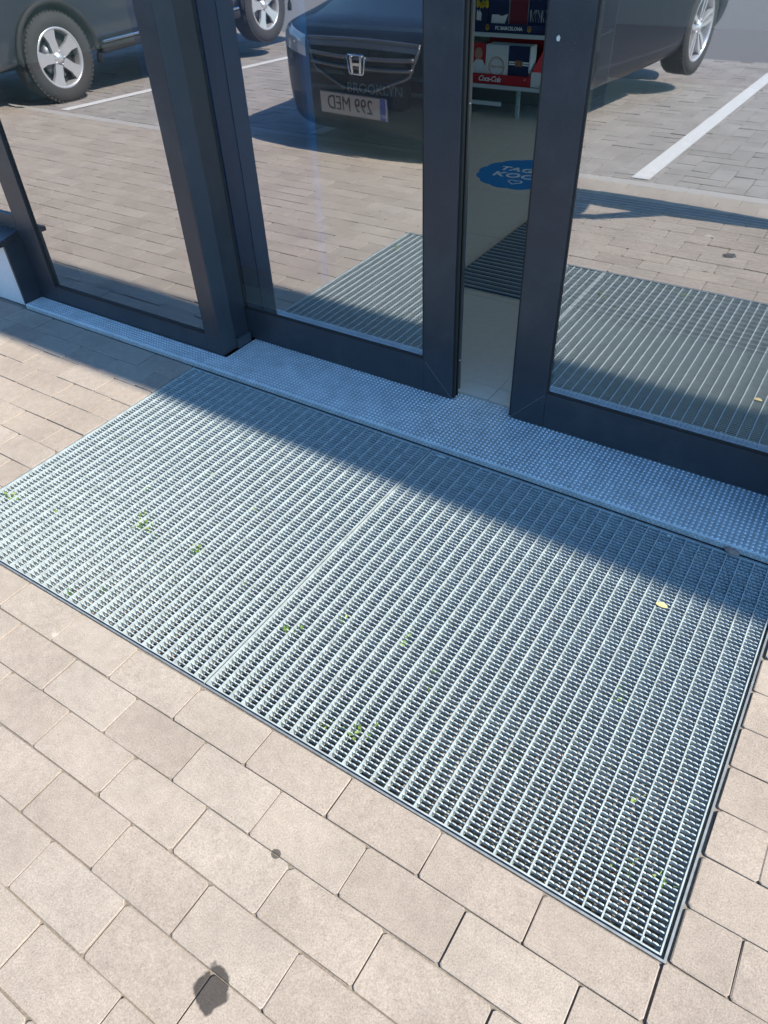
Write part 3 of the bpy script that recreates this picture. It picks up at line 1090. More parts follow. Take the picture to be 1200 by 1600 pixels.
# red counter tray with the white and navy notebooks
t = thing('display_tray', (-2.57, SY + 0.02, Z1), 'red card display tray lettered Coca-Cola on the lower shelf', 'tray')
MB().box(-0.235, 0.222, 0.0, 0.004, 0.0, 0.060).build('front_panel', m_red, t, 0.001)
MB().box(-0.235, 0.222, 0.0045, 0.30, 0.0, 0.004).build('tray_floor', m_red, t)
for x in (-0.239, 0.2225):
    mb = MB()
    mb.prism([(0.0, 0.0), (0.30, 0.0), (0.30, 0.20), (0.20, 0.19), (0.0, 0.060)], x, x + 0.0035, 'x')
    mb.build('side_panel', m_red, t, recalc=True)
MB().box(-0.235, 0.222, 0.301, 0.304, 0.0, 0.26).build('rear_panel', m_red, t)
text('Coca-Cola', 0.046, m_white, t, (-0.075, -0.0008, 0.030), (RAD(90), 0, 0), shear=0.4, offset=0.0006, space=0.85)
text('®', 0.014, m_white, t, (0.19, -0.0008, 0.040), (RAD(90), 0, 0))
for k in range(6):
    lab = 'white notebook with a round red seal at the front of the red tray' if k == 0 else '%s white notebook behind the one with the round red seal' % ORD[k]
    notebook(-2.688, -2.520, SY + 0.040 + k * 0.019, Z1 + 0.006, 0.222, m_cover, lab, 'white notebooks in the red tray', art_seal if k == 0 else None)
for k in range(6):
    lab = 'navy notebook with white and orange stripes at the front of the red tray' if k == 0 else '%s pale notebook behind the navy striped one in the red tray' % ORD[k]
    notebook(-2.516, -2.366, SY + 0.040 + k * 0.019, Z1 + 0.006, 0.222, m_navy if k == 0 else m_cover, lab, 'notebooks behind the navy striped one', art_stripe if k == 0 else None)
notebook(-2.800, -2.692, SY + 0.045, Z1 + 0.006, 0.226, m_red, 'red notebook printed with a figure in a white shirt, beside the white ones', None, art_player)
notebook(-2.340, -2.22, SY + 0.03, Z1 + 0.001, 0.085, m_cover, 'low white booklet standing right of the red tray', None)

# navy football display box on the next shelf
t = thing('display_box', (-2.50, SY + 0.015, Z2), 'navy card display box lettered FC BARCELONA on the second shelf', 'display box')
MB().box(-0.29, 0.27, 0.0, 0.004, 0.0, 0.052).build('front_panel', m_navy, t)
MB().box(-0.29, 0.27, 0.0045, 0.30, 0.0, 0.004).build('box_floor', m_navy, t)
for x in (-0.294, 0.2705):
    mb = MB(); mb.prism([(0, 0), (0.30, 0), (0.30, 0.25), (0.0, 0.052)], x, x + 0.0035, 'x')
    mb.build('side_panel', m_navy, t, recalc=True)
text('FC BARCELONA', 0.027, m_white, t, (-0.02, -0.0008, 0.026), (RAD(90), 0, 0), offset=0.0006)
for x in (-0.175, 0.125):
    mb = MB()
    mb.prism([(-0.013, 0.034), (-0.013, 0.012), (0.0, 0.004), (0.013, 0.012), (0.013, 0.034), (0.0, 0.038)][::-1], -0.0008, -0.0002, 'y')
    c = mb.build('crest', m_yellow, t, recalc=True)
    c.location = (x, 0, 0.006)
    for k in range(3):
        MB().box(-0.009 + 0.007 * k, -0.005 + 0.007 * k, -0.0014, -0.0009, 0.012, 0.023).build('crest_stripe', m_maroon if k != 1 else m_navy, c)
    MB().box(-0.012, 0.012, -0.0014, -0.0009, 0.025, 0.033).build('crest_stripe', m_maroon, c)


def art_team(t, wd, h):
    r = random.Random(5)
    for k in range(5):
        x = -wd / 2 + 0.022 + k * (wd - 0.04) / 4
        mb = MB(); mb.prism([(0.013 * math.cos(a) + x, 0.145 + 0.016 * math.sin(a) + r.uniform(-0.01, 0.01)) for a in [2 * math.pi * j / 9 for j in range(9)]], -0.0008, -0.0002, 'y')
        mb.build('printed_shirt', m_yellow, t, recalc=True)
        if k in (0, 1):
            mb = MB(); mb.prism([(x - 0.008, 0.06), (x + 0.010, 0.052), (x + 0.012, 0.095), (x - 0.006, 0.115)], -0.0008, -0.0002, 'y')
            mb.build('printed_shorts', m_cover, t, recalc=True)


def art_white(t, wd, h):
    mb = MB()
    mb.prism([(-0.055, 0.045), (0.045, 0.045), (0.065, 0.098), (0.02, 0.085), (-0.005, 0.093), (-0.05, 0.092)], -0.0008, -0.0002, 'y')
    mb.build('printed_shorts', m_cover, t, recalc=True)


def art_swirl(t, wd, h):
    r = random.Random(9)
    for k in range(7):
        x = -wd / 2 + 0.02 + k * 0.018
        MB().tube([(x, -0.0012, 0.06), (x + r.uniform(-0.01, 0.01), -0.0012, 0.09), (x + r.uniform(-0.012, 0.012), -0.0012, 0.125)], 0.0025, 4).build('print_stroke', m_paper, t)


notebook(-2.785, -2.68, SY + 0.04, Z2 + 0.005, 0.225, m_navy, 'navy notebook with yellow shirted team picture in the navy box', None, art_team)
notebook(-2.676, -2.535, SY + 0.036, Z2 + 0.005, 0.225, m_navy, 'navy notebook with white printed shorts next to the red one', None, art_white)
notebook(-2.530, -2.405, SY + 0.044, Z2 + 0.005, 0.235, m_maroon, 'dark red notebook in the middle of the navy box', None)
notebook(-2.400, -2.245, SY + 0.040, Z2 + 0.005, 0.235, m_navy, 'navy notebook with a pale swirl print at the right of the navy box', None, art_swirl)

# dark bag with white lettering, seen faintly through the left leaf
t = thing('school_bag', (-3.50, SY - 0.16, 0.021), 'dark school bag lettered BROOKLYN on the floor before the shelf', 'bag')
mb = MB(); mb.box(-0.27, 0.27, 0.0, 0.13, 0.0, 0.33)
mb.build('bag_body', m_black, t, 0.04, 4)
MB().box(-0.20, 0.20, -0.018, -0.0005, 0.03, 0.19).build('front_pocket', m_navy, t, 0.008, 3)
MB().tube([(-0.06, 0.06, 0.325), (-0.05, 0.06, 0.37), (0.05, 0.06, 0.37), (0.06, 0.06, 0.325)], 0.009, 8).build('handle', m_black, t)
text('BROOKLYN', 0.092, m_white, t, (0.03, -0.0195, 0.135), (RAD(90), 0, 0), offset=0.001)
t = thing('advertising_stand', (-2.36, 0.74, 0.02), 'plain blue advertising stand just inside the glass beside the jamb', 'stand')
mb = MB(); mb.box(-0.42, 0.42, -0.03, 0.03, 0.012, 1.75)
mb.build('panel', m_blue2, t, 0.025, 3)
MB().box(-0.30, 0.30, -0.14, 0.14, 0.0005, 0.0115).build('foot_plate', m_shelf, t)
# teal crate inside the side window
t = thing('storage_crate', (-6.55, 2.55, 0.02), 'teal plastic crate on the floor behind the side window', 'crate')
m_teal, _, _ = base('teal plastic', (0.02, 0.22, 0.22), 0.4)
MB().box(-0.2, 0.2, 0, 0.015, 0, 0.2).build('crate_side', m_teal, t)
MB().box(-0.2, 0.2, 0.265, 0.28, 0, 0.2).build('crate_side', m_teal, t)
for x in (-0.2, 0.185):
    MB().box(x, x + 0.015, 0.0155, 0.2645, 0, 0.2).build('crate_side', m_teal, t)
MB().box(-0.184, 0.184, 0.016, 0.264, 0.001, 0.012).build('crate_floor', m_teal, t)

# ------------------------------------------------------------------ cars on the parking bays
def carpaint(name, c, rough=0.22, coat=1.0, metal=0.35):
    m, nt, p = base(name, c, rough, metal)
    p.inputs['Coat Weight'].default_value = coat
    p.inputs['Specular IOR Level'].default_value = 0.15 if metal == 0 else 0.5
    p.inputs['Coat Roughness'].default_value = 0.03
    nt.links.new(math_(nt, 'ADD', rough - 0.04, math_(nt, 'MULTIPLY', noise(nt, 6.0, 4, 0.6, pos(nt)), 0.12)), p.inputs['Roughness'])
    return m


m_navycar = carpaint('dark blue car paint', (0.004, 0.006, 0.014), 0.4, 0.22, 0.0)
m_greycar = carpaint('slate car paint', (0.045, 0.055, 0.075))
m_chrome, _, _ = base('chrome', (0.72, 0.73, 0.75), 0.12, 1.0)
m_satin, _, _ = base('satin trim', (0.14, 0.145, 0.16), 0.34, 0.8)
m_tyre = rough_mat('tyre rubber', (0.045, 0.045, 0.046), 120, 0.85, 0.3, 0.4)
m_alloy = metal_mat('alloy wheel', (0.64, 0.65, 0.67), 0.30, 0.60, 0.02, 4, rvar=0.03)
m_dark, _, _ = base('dark cavity', (0.006, 0.006, 0.007), 0.7)
m_clad = rough_mat('black cladding', (0.022, 0.022, 0.024), 200, 0.65, 0.2, 0.2)
m_carglass, _, _ = base('car window glass', (0.010, 0.013, 0.016), 0.04, 0.0, 0.8)
m_lamp, _, _ = base('headlamp glass', (0.42, 0.46, 0.50), 0.10, 0.2, 0.8)
m_plate_w, _, _ = base('plate white', (0.40, 0.40, 0.41), 0.5)
m_plate_b, _, _ = base('plate blue', (0.01, 0.05, 0.35), 0.4)


def loft_body(name, st, paint, wheels, wr, halfw, parent):
    prof = []
    for d, w_, zb, zs, zt in st:
        mid = zb + (zs - zb) * 0.55
        half = [(0.0, zb), (0.55 * w_, zb), (0.90 * w_, zb + 0.005), (0.985 * w_, zb + 0.09), (1.0 * w_, mid), (0.985 * w_, zs - 0.05), (0.93 * w_, zs), (0.60 * w_, zs + (zt - zs) * 0.72), (0.0, zt)]
        ring = [(x, -d, z) for x, z in half] + [(-x, -d, z) for x, z in half[-2:0:-1]]
        prof.append(ring)
    mb = MB()
    ids = [[mb.pt(p) for p in r] for r in prof]
    n = len(ids[0])
    for A_, B_ in zip(ids[:-1], ids[1:]):
        for k in range(n):
            mb.face((A_[k], B_[k], B_[(k + 1) % n], A_[(k + 1) % n]), 0, True)
    h = n // 2
    for R_, fl_ in ((ids[0], False), (ids[-1], True)):
        for k in range(h):
            a, b, c, d = R_[k], R_[k + 1], R_[(n - k - 1) % n], R_[(n - k) % n]
            f = [a, b, c, d] if k > 0 and k < h - 1 else ([a, b, c] if k == 0 else [a, b, d])
            mb.face(f if not fl_ else f[::-1], 0, True)
    o = mb.build(name, [paint, m_dark], None, recalc=True)
    s = o.modifiers.new('Sub', 'SUBSURF'); s.levels = 3; s.render_levels = 3
    cutters = []
    for (d, z) in wheels:
        for sgn in (-1, 1):
            c = MB()
            prf = [(0.0, -0.35), (wr + 0.045, -0.35), (wr + 0.045, 0.12), (0.0, 0.12)]
            c.lathe(prf, 40)
            co = c.build('arch_cut', m_dark, None)
            bm = bmesh.new(); bm.from_mesh(co.data)
            bmesh.ops.remove_doubles(bm, verts=bm.verts, dist=1e-5)
            bmesh.ops.recalc_face_normals(bm, faces=bm.faces)
            bm.to_mesh(co.data); bm.free()
            co.location = (sgn * halfw, -d, z)
            if sgn < 0:
                co.rotation_euler = (0, 0, math.pi)
            bo = o.modifiers.new('Arch', 'BOOLEAN'); bo.object = co; bo.operation = 'DIFFERENCE'; bo.solver = 'EXACT'
            bo.material_mode = 'TRANSFER'
            cutters.append(co)
    dg = bpy.context.evaluated_depsgraph_get()
    me = bpy.data.meshes.new_from_object(o.evaluated_get(dg), depsgraph=dg)
    o.modifiers.clear()
    o.data = me
    for c in cutters:
        bpy.data.objects.remove(c, do_unlink=True)
    o.parent = parent
    bm = bmesh.new(); bm.from_mesh(me)
    tree = BVHTree.FromBMesh(bm); bm.free()
    return o, tree


def cabin(st, paint, parent):
    """glasshouse: (d, half width low, z low, half width high, z high)"""
    mb = MB()
    rows = []
    for d, wl, zl, wh, zh in st:
        pts = [(-wl, zl), (-(wl * 0.35 + wh * 0.65), zl + (zh - zl) * 0.72), (-wh, zl + (zh - zl) * 0.86), (-wh * 0.6, zh - 0.01), (0, zh), (wh * 0.6, zh - 0.01), (wh, zl + (zh - zl) * 0.86), (wl * 0.35 + wh * 0.65, zl + (zh - zl) * 0.72), (wl, zl)]
        rows.append([mb.pt((x, -d, z)) for x, z in pts])
    for i, (A_, B_) in enumerate(zip(rows[:-1], rows[1:])):
        for k in range(8):
            end = i in (0, len(rows) - 2)
            mi = 1 if (k in (0, 7) or end) else 0
            mb.face((A_[k], A_[k + 1], B_[k + 1], B_[k]), mi, True)
    return mb.build('cabin', [paint, m_carglass], parent, recalc=True)


def wheel_parts(parent, x, y, z, R_, rim, width, side, style, name='wheel'):
    """side +1: the outer face looks to +X"""
    tb = MB()
    hw = width / 2
    sh = 0.018
    tb.lathe([(rim - 0.004, hw - 0.012), (rim + 0.012, hw), (R_ - 0.055, hw + 0.004), (R_ - sh, hw - 0.006), (R_ - 0.004, hw - 0.028), (R_, 0.0), (R_ - 0.004, -hw + 0.028), (R_ - sh, -hw + 0.006), (R_ - 0.055, -hw), (rim, -hw)], 56)
    for k in range(56):                      # tread blocks on the shoulder
        a = 2 * math.pi * k / 56
        ca, sa = math.cos(a), math.sin(a)
        for s0, s1 in ((hw - 0.050, hw - 0.012), (-0.03, 0.03)):
            da = 0.032
            P_ = []
            for rr in (R_ - 0.014, R_ + 0.0008):
                for xx in (s0, s1):
                    for aa in (a - da, a + da):
                        P_.append(tb.pt((xx, rr * math.cos(aa), rr * math.sin(aa))))
            for f in ((0, 1, 3, 2), (4, 6, 7, 5), (0, 4, 5, 1), (2, 3, 7, 6), (0, 2, 6, 4), (1, 5, 7, 3)):
                tb.face([P_[q_] for q_ in f])
    rot = (0, 0, 0 if side > 0 else math.pi)
    wh = put(name, tb.mesh('tyre', m_tyre), parent, (x, y, z), rot)
    rb = MB()
    rb.lathe([(rim - 0.002, hw - 0.010), (rim - 0.010, hw - 0.004), (rim - 0.018, hw - 0.010), (rim - 0.026, hw - 0.030), (rim - 0.030, -hw + 0.02)], 48)
    # spokes
    n = 5
    for k in range(n):
        a0 = 2 * math.pi * k / n + (0.35 if style else 0.1)
        arms = ((-0.16, 0.16),) if style == 0 else ((-0.20, -0.06), (0.06, 0.20))
        for b0, b1 in arms:
            ri, ro = 0.045, rim - 0.020
            P_ = []
            for rr, sp, xo in ((ri, 0.75 if style == 0 else 0.5, hw - 0.030), (ri + (ro - ri) * 0.55, 1.0, hw - 0.020), (ro, 1.25 if style == 0 else 0.95, hw - 0.012)):
                wdt = [b * rim * sp for b in (b0, b1)]
                if style == 0:
                    wdt = [-0.034, 0.034] if rr == ri else ([-0.036, 0.036] if rr != ro else [-0.060, 0.060])
                for ww in wdt:
                    for dx in (0.0, -0.028):
                        P_.append(rb.pt((xo + dx, rr * math.cos(a0) - ww * math.sin(a0), rr * math.sin(a0) + ww * math.cos(a0))))
            for q_ in (0, 4):
                A_ = P_[q_:q_ + 4]; B_ = P_[q_ + 4:q_ + 8]
                rb.face((A_[0], A_[2], B_[2], B_[0])); rb.face((A_[1], B_[1], B_[3], A_[3]))
                rb.face((A_[0], B_[0], B_[1], A_[1])); rb.face((A_[2], A_[3], B_[3], B_[2]))
    rb.lathe([(0.0, hw - 0.016), (0.032, hw - 0.018), (0.036, hw - 0.030), (0.060, hw - 0.034), (0.062, hw - 0.06)], 24)
    for k in range(5):
        a = 2 * math.pi * (k + 0.5) / 5
        rb.lathe([(0.0, hw - 0.022), (0.008, hw - 0.024), (0.009, hw - 0.04)], 8, (0, 0.048 * math.cos(a), 0.048 * math.sin(a)))
    rb.build('rim', m_alloy, wh, recalc=True)
    db = MB()
    db.lathe([(0.0, hw - 0.085), (rim - 0.030, hw - 0.085)], 32)
    db.lathe([(0.03, hw - 0.062), (rim * 0.62, hw - 0.062), (rim * 0.62, hw - 0.084)], 32, mi=1)
    db.build('brake_disc', [m_dark, m_satin], wh, recalc=True)
    return wh


def front(tree, x, z, off=0.003):
    h = tree.ray_cast(Vector((x, 2.0, z)), Vector((0, -1, 0)))
    if h[0] is None:
        return Vector((x, -0.12 + off, z))
    return Vector((x, h[0].y + off, z))


def patch(tree, xs, lo, hi, off, nz=6):
    mb = MB()
    rows = []
    for x in xs:
        rows.append([mb.pt(front(tree, x, lo(x) + (hi(x) - lo(x)) * k / nz, off)) for k in range(nz + 1)])
    for A_, B_ in zip(rows[:-1], rows[1:]):
        for k in range(nz):
            mb.face((A_[k], B_[k], B_[k + 1], A_[k + 1]), 0, True)
    return mb


def frange(a, b, n):
    return [a + (b - a) * k / (n - 1) for k in range(n)]


# dark blue saloon parked nose-in, its front mirrored in the left leaf
HX, HY, HYAW = -2.935, -2.0, RAD(5.5)
car = thing('parked_car', (HX, HY, slope(HY - 2.0) + 0.012), 'dark navy saloon parked nose towards the doors, mirrored in the left door leaf', 'car', 'cars parked facing the shop', HYAW)
car.rotation_euler = (RAD(-1.6), 0, HYAW)
ST = [(0.0, 0.26, 0.26, 0.61, 0.64), (0.04, 0.50, 0.17, 0.66, 0.70), (0.11, 0.70, 0.14, 0.69, 0.73), (0.22, 0.83, 0.135, 0.71, 0.76), (0.46, 0.89, 0.15, 0.715, 0.79), (0.85, 0.905, 0.19, 0.78, 0.88), (1.35, 0.915, 0.19, 0.87, 0.96),
      (2.0, 0.935, 0.16, 0.90, 0.97), (2.8, 0.94, 0.15, 0.93, 0.98), (3.5, 0.925, 0.16, 0.96, 1.02), (3.9, 0.87, 0.22, 0.96, 1.03), (4.05, 0.74, 0.30, 0.90, 0.98)]
WR = 0.325
WD = ((0.90, 0.315), (3.10, 0.315))
body, tree = loft_body('body', ST, m_navycar, WD, WR, 0.905, car)
cabin([(1.15, 0.74, 0.94, 0.70, 0.95), (1.85, 0.84, 0.90, 0.58, 1.40), (2.3, 0.86, 0.90, 0.58, 1.455), (2.9, 0.86, 0.92, 0.57, 1.42), (3.65, 0.74, 0.98, 0.60, 1.04)], m_navycar, car)
for d, z in WD:
    for s_ in (-1, 1):
        wheel_parts(car, s_ * 0.815, -d, z, WR, 0.235, 0.215, s_, 1)
GU = lambda x: 0.672 - 0.012 * (abs(x) / 0.42) ** 2
def GL(x):
    a = abs(x)
    if a < 0.12: return 0.425
    if a < 0.36: return 0.425 + (a - 0.12) / 0.24 * 0.085
    return 0.51 + (a - 0.36) / 0.06 * 0.14
gx = frange(-0.418, 0.418, 31)
gr = patch(tree, gx, GL, GU, 0.004).build('grille', m_dark, car)
mb = MB()
mb.tube([front(tree, x, GU(x), 0.008) for x in gx] + [front(tree, x, GL(x), 0.008) for x in gx[::-1]], 0.010, 8, closed=True)
mb.build('grille_frame', m_satin, gr)
patch(tree, gx, lambda x: GU(x) - 0.036, lambda x: GU(x) + 0.006, 0.012, 2).build('grille_bar', m_satin, gr)
for f in (0.30, 0.56):
    hw_ = 0.405 - 0.035 * f
    MB().tube([front(tree, x, GU(x) - 0.03 - f * 0.19 + 0.02 * (abs(x) / 0.4) ** 2, 0.012) for x in frange(-hw_, hw_, 25)], 0.013, 8, flat=0.9).build('grille_bar', m_satin, gr)
# emblem: a wide H in a rounded ring
em = MB()
ey = front(tree, 0, 0.57).y + 0.022
ol = [(-0.060, 0.048), (0.060, 0.048), (0.068, 0.038), (0.054, -0.042), (0.044, -0.050), (-0.044, -0.050), (-0.054, -0.042), (-0.068, 0.038)]
em.tube([(a, ey, 0.556 + b) for a, b in ol], 0.0055, 8, closed=True)
for s_ in (-1, 1):
    em.prism([(s_ * 0.048, 0.556 + 0.046), (s_ * 0.030, 0.556 + 0.046), (s_ * 0.022, 0.556 - 0.046), (s_ * 0.037, 0.556 - 0.046)], ey - 0.004, ey + 0.004, 'y')
em.box(-0.027, 0.027, ey - 0.004, ey + 0.0045, 0.549, 0.563)
em.build('emblem', m_chrome, car, recalc=True)
for s_ in (-1, 1):
    xs = [s_ * v for v in frange(0.455, 0.80, 12)]
    hl = patch(tree, xs, lambda x: 0.555 + (abs(x) - 0.455) * 0.10, lambda x: 0.665 + (abs(x) - 0.455) * 0.14, 0.005, 5).build('headlight', m_lamp, car)
    p_ = front(tree, s_ * 0.56, 0.62)
    xs = [s_ * v for v in frange(0.52, 0.68, 8)]
    patch(tree, xs, lambda x: 0.265, lambda x: 0.335, 0.004, 3).build('fog_lamp', m_dark, car)
patch(tree, frange(-0.40, 0.40, 15), lambda x: 0.232, lambda x: 0.268, 0.004, 3).build('air_intake', m_dark, car)
PZ = 0.335
py_ = front(tree, 0, PZ).y + 0.012
pl = put('number_plate', MB().box(-0.265, 0.265, -0.006, 0.006, -0.0625, 0.0625, 0).mesh('plate', m_satin), car, (-0.05, py_ + 0.004, PZ), None, 0.003)
MB().box(-0.260, 0.260, 0.0062, 0.0082, -0.0565, 0.0565).build('plate_face', m_plate_w, pl)
MB().box(0.216, 0.2605, 0.0084, 0.0092, -0.0568, 0.0568).build('country_band', m_plate_b, pl)
text('299 MED', 0.112, m_black, pl, (-0.022, 0.0092, 0.0), (RAD(90), 0, RAD(180)), sx=0.86)
text('EST', 0.024, m_white, pl, (0.238, 0.0098, -0.035), (RAD(90), 0, RAD(180)))
for s_ in (-1, 1):
    MB().box(s_ * 0.93 - 0.09, s_ * 0.93 + 0.09, -1.72, -1.62, 0.93, 1.05).build('wing_mirror', m_navycar, car, 0.03, 3)

# slate SUV in the next bay, wheels mirrored in the side window and left leaf
SXc, SYn = -7.08, -1.72
suv = thing('parked_car', (SXc, SYn, slope(SYn - 2.0) + 0.008), 'slate grey off-road car with silver five spoke wheels, mirrored in the side window', 'car', 'cars parked facing the shop')
suv.rotation_euler = (RAD(-1.6), 0, 0)
ST2 = [(0.0, 0.55, 0.42, 0.78, 0.80), (0.05, 0.74, 0.32, 0.88, 0.92), (0.18, 0.84, 0.28, 0.95, 1.00), (0.5, 0.90, 0.27, 1.00, 1.07), (1.0, 0.92, 0.27, 1.04, 1.12), (1.5, 0.925, 0.27, 1.08, 1.16), (2.4, 0.925, 0.27, 1.10, 1.16),
       (3.4, 0.925, 0.27, 1.12, 1.17), (4.1, 0.90, 0.28, 1.12, 1.18), (4.5, 0.84, 0.33, 1.08, 1.16), (4.6, 0.70, 0.42, 1.00, 1.10)]
WR2 = 0.325
WD2 = ((0.90, 0.318), (3.25, 0.318))
b2, tree2 = loft_body('body', ST2, m_greycar, WD2, WR2, 0.915, suv)
cabin([(1.3, 0.76, 1.10, 0.72, 1.12), (2.0, 0.84, 1.08, 0.62, 1.60), (2.7, 0.86, 1.08, 0.62, 1.68), (3.9, 0.85, 1.10, 0.60, 1.66), (4.45, 0.76, 1.12, 0.62, 1.22)], m_greycar, suv)
for d, z in WD2:
    for s_ in (-1, 1):
        wheel_parts(suv, s_ * 0.805, -d, z, WR2, 0.218, 0.235, s_, 0)
        mb = MB()                            # black arch lip
        arc = [(s_ * 0.922, -d + (WR2 + 0.062) * math.cos(a), z + (WR2 + 0.062) * math.sin(a)) for a in frange(-0.25, math.pi + 0.25, 25)]
        mb.tube(arc, 0.024, 6)
        mb.build('arch_trim', m_clad, suv)
for s_ in (-1, 1):
    a, b = sorted((s_ * 0.86, s_ * 0.945))
    MB().box(a, b, -2.82, -1.32, 0.275, 0.345).build('side_sill', m_clad, suv, 0.02, 3)
    a, b = sorted((s_ * 0.925, s_ * 0.952))
    MB().box(a, b, -2.80, -1.34, 0.352, 0.372).build('side_trim', m_chrome, suv, 0.006, 2)
    a, b = sorted((s_ * 0.60, s_ * 0.86))
    MB().box(a, b, -0.30, -0.03, 0.34, 0.47).build('bumper_corner', m_clad, suv, 0.04, 3)
    MB().box(a, b, -0.42, -0.03, 0.475, 0.492).build('bumper_trim', m_chrome, suv, 0.006, 2)
    xs = [s_ * v for v in frange(0.42, 0.78, 10)]
    patch(tree2, xs, lambda x: 0.74, lambda x: 0.84 + (abs(x) - 0.42) * 0.1, 0.005, 4).build('headlight', m_lamp, suv)
    MB().box(s_ * 0.95 - 0.10, s_ * 0.95 + 0.10, -1.85, -1.72, 1.10, 1.26).build('wing_mirror', m_greycar, suv, 0.03, 3)
g2 = patch(tree2, frange(-0.38, 0.38, 15), lambda x: 0.66, lambda x: 0.80, 0.004).build('grille', m_dark, suv)
for z in (0.69, 0.73, 0.77):
    MB().tube([front(tree2, x, z, 0.010) for x in frange(-0.37, 0.37, 15)], 0.009, 6).build('grille_bar', m_chrome, g2)
patch(tree2, frange(-0.50, 0.50, 15), lambda x: 0.42, lambda x: 0.56, 0.004).build('air_intake', m_dark, suv)

# ------------------------------------------------------------------ the person taking the picture: only their shadow is mirrored
def skin(name, joints, edges, root, mat, parent, sub=1):
    me = bpy.data.meshes.new(name)
    names = list(joints)
    me.from_pydata([joints[n][0] for n in names], [(names.index(a), names.index(b)) for a, b in edges], [])
    me.materials.append(mat)
    o = put(name, me, parent)
    o.modifiers.new('Skin', 'SKIN').use_smooth_shade = True
    for n, v in zip(names, me.skin_vertices[0].data):
        r = joints[n][1]
        v.radius = r if isinstance(r, tuple) else (r, r)
        v.use_root = (n == root)
    s = o.modifiers.new('Sub', 'SUBSURF'); s.levels = sub; s.render_levels = sub
    return o


m_skin = rough_mat('skin', (0.52, 0.33, 0.25), 60, 0.55, 0.06, 0.05)
m_cloth = rough_mat('dark cotton', (0.05, 0.055, 0.07), 300, 0.9, 0.15, 0.2)
m_denim = rough_mat('denim', (0.045, 0.06, 0.10), 400, 0.9, 0.2, 0.2)
m_hair = rough_mat('brown hair', (0.06, 0.04, 0.025), 120, 0.6, 0.3, 0.3)
PXp, PYp = -0.115, -1.895
man = thing('person', (PXp, PYp, 0.0), 'person in dark clothes standing before the grates and holding up a phone', 'person')
ph = Vector((-0.126 - PXp, -1.575 - PYp, 1.27))
J = {'pelvis': ((0, 0, 0.97), (0.135, 0.106)), 'waist': ((0, 0.0, 1.10), (0.135, 0.105)), 'chest': ((0, -0.005, 1.30), (0.155, 0.118)), 'collar': ((0, -0.01, 1.43), (0.085, 0.075)),
     'neck': ((0, 0.01, 1.50), 0.052), 'jaw': ((0, 0.035, 1.56), (0.062, 0.072)), 'brow': ((0, 0.035, 1.65), (0.082, 0.096)), 'crown': ((0, 0.02, 1.715), (0.062, 0.072)),
     'nose': ((0, 0.128, 1.61), 0.012)}
E_ = [('pelvis', 'waist'), ('waist', 'chest'), ('chest', 'collar'), ('collar', 'neck'), ('neck', 'jaw'), ('jaw', 'brow'), ('brow', 'crown'), ('jaw', 'nose')]
for s_, t_ in ((-1, 'a'), (1, 'b')):
    J['sh' + t_] = ((s_ * 0.175, -0.01, 1.405), 0.058)
    J['el' + t_] = ((s_ * 0.225, 0.06, 1.12), 0.050)
    J['wr' + t_] = ((ph.x + s_ * 0.075, ph.y - 0.07, 1.215), 0.034)
    J['pa' + t_] = ((ph.x + s_ * 0.058, ph.y - 0.025, 1.255), (0.022, 0.032))
    J['hip' + t_] = ((s_ * 0.095, 0, 0.86), 0.102)
    J['kn' + t_] = ((s_ * 0.105, 0.01, 0.49), 0.070)
    J['an' + t_] = ((s_ * 0.110, -0.02, 0.085), 0.046)
    J['toe' + t_] = ((s_ * 0.125, 0.15, 0.035), (0.042, 0.030))
    E_ += [('collar', 'sh' + t_), ('sh' + t_, 'el' + t_), ('el' + t_, 'wr' + t_), ('wr' + t_, 'pa' + t_), ('pelvis', 'hip' + t_), ('hip' + t_, 'kn' + t_), ('kn' + t_, 'an' + t_), ('an' + t_, 'toe' + t_)]
skin('body', J, E_, 'pelvis', m_skin, man, 2)
sj = {k: (v[0], tuple(r * 1.13 for r in (v[1] if isinstance(v[1], tuple) else (v[1], v[1])))) for k, v in J.items() if k in ('pelvis', 'waist', 'chest', 'collar', 'sha', 'shb')}
sj['hem'] = ((0, 0, 0.80), (0.165, 0.135))
for s_, t_ in ((-1, 'a'), (1, 'b')):
    m_ = Vector(J['sh' + t_][0]).lerp(Vector(J['el' + t_][0]), 0.6)
    sj['sl' + t_] = (tuple(m_), 0.064)
skin('shirt', sj, [('hem', 'pelvis'), ('pelvis', 'waist'), ('waist', 'chest'), ('chest', 'collar'), ('collar', 'sha'), ('collar', 'shb'), ('sha', 'sla'), ('shb', 'slb')], 'pelvis', m_cloth, man, 2)
tj = {k: (v[0], tuple(r * 1.12 for r in (v[1] if isinstance(v[1], tuple) else (v[1], v[1])))) for k, v in J.items() if k in ('pelvis', 'hipa', 'hipb', 'kna', 'knb')}
for t_ in 'ab':
    m_ = Vector(J['an' + t_][0]); tj['cu' + t_] = ((m_.x, m_.y, 0.11), 0.052)
tj['belt'] = ((0, 0, 1.10), (0.146, 0.116))
skin('trousers', tj, [('belt', 'pelvis'), ('pelvis', 'hipa'), ('pelvis', 'hipb'), ('hipa', 'kna'), ('hipb', 'knb'), ('kna', 'cua'), ('knb', 'cub')], 'pelvis', m_denim, man, 2)
bm = bmesh.new()
bmesh.ops.create_uvsphere(bm, u_segments=24, v_segments=16, radius=1.0)
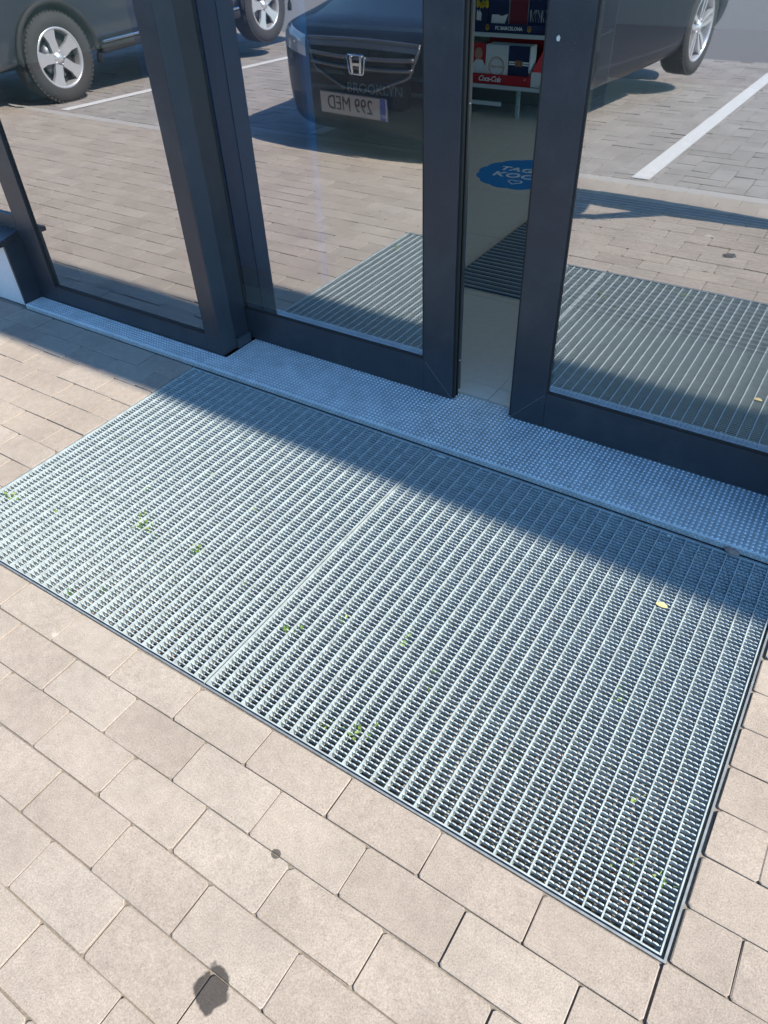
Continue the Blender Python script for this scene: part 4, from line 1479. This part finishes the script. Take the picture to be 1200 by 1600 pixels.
for v in bm.verts:
    v.co = Vector((v.co.x * 0.083, v.co.y * 0.103 + 0.018, v.co.z * 0.095 + 1.660))
bmesh.ops.delete(bm, geom=[v for v in bm.verts if v.co.z < 1.655 + (v.co.y - 0.0) * 0.55 or (v.co.y > 0.085 and v.co.z < 1.70)], context='VERTS')
for f in bm.faces:
    f.smooth = True
hm = bpy.data.meshes.new('hair'); bm.to_mesh(hm); bm.free(); hm.materials.append(m_hair)
hr = put('hair', hm, man)
hs = hr.modifiers.new('Solid', 'SOLIDIFY'); hs.thickness = 0.012
for s_, t_ in ((-1, 'a'), (1, 'b')):
    skin('shoe', {'h': ((s_ * 0.110, -0.055, 0.046), (0.046, 0.046)), 'm': ((s_ * 0.116, 0.06, 0.046), (0.050, 0.046)), 't': ((s_ * 0.126, 0.175, 0.036), (0.048, 0.034))}, [('h', 'm'), ('m', 't')], 'm', m_black, man, 2)
for s_ in (-1, 1):
    for k in range(5):
        b0 = Vector((ph.x + s_ * (0.058 - 0.002 * k), ph.y - 0.020, 1.262 - 0.016 * k if k < 4 else 1.275))
        if k < 4:
            pts = [b0, b0 + Vector((s_ * -0.008, 0.012, 0.004)), b0 + Vector((s_ * -0.026, 0.016, 0.006)), b0 + Vector((s_ * -0.040, 0.012, 0.006))]
        else:
            pts = [b0, b0 + Vector((s_ * -0.006, -0.004, 0.022)), b0 + Vector((s_ * -0.022, -0.002, 0.038))]
        names = ['f%d' % i for i in range(len(pts))]
        skin('finger', {n: (tuple(p), 0.009 - 0.0006 * i) for i, (n, p) in enumerate(zip(names, pts))}, list(zip(names[:-1], names[1:])), 'f0', m_skin, man, 1)
phone = thing('phone', CAM + ROT @ Vector((0, -0.050, 0.022)), 'black phone held up in both hands', 'phone')
phone.rotation_euler = ROT.to_euler()
MB().box(-0.036, 0.036, -0.075, 0.060, -0.004, 0.004).build('case', m_black, phone, 0.003, 2)
MB().box(-0.033, 0.033, -0.072, 0.057, 0.0042, 0.0050).build('screen', m_carglass, phone)
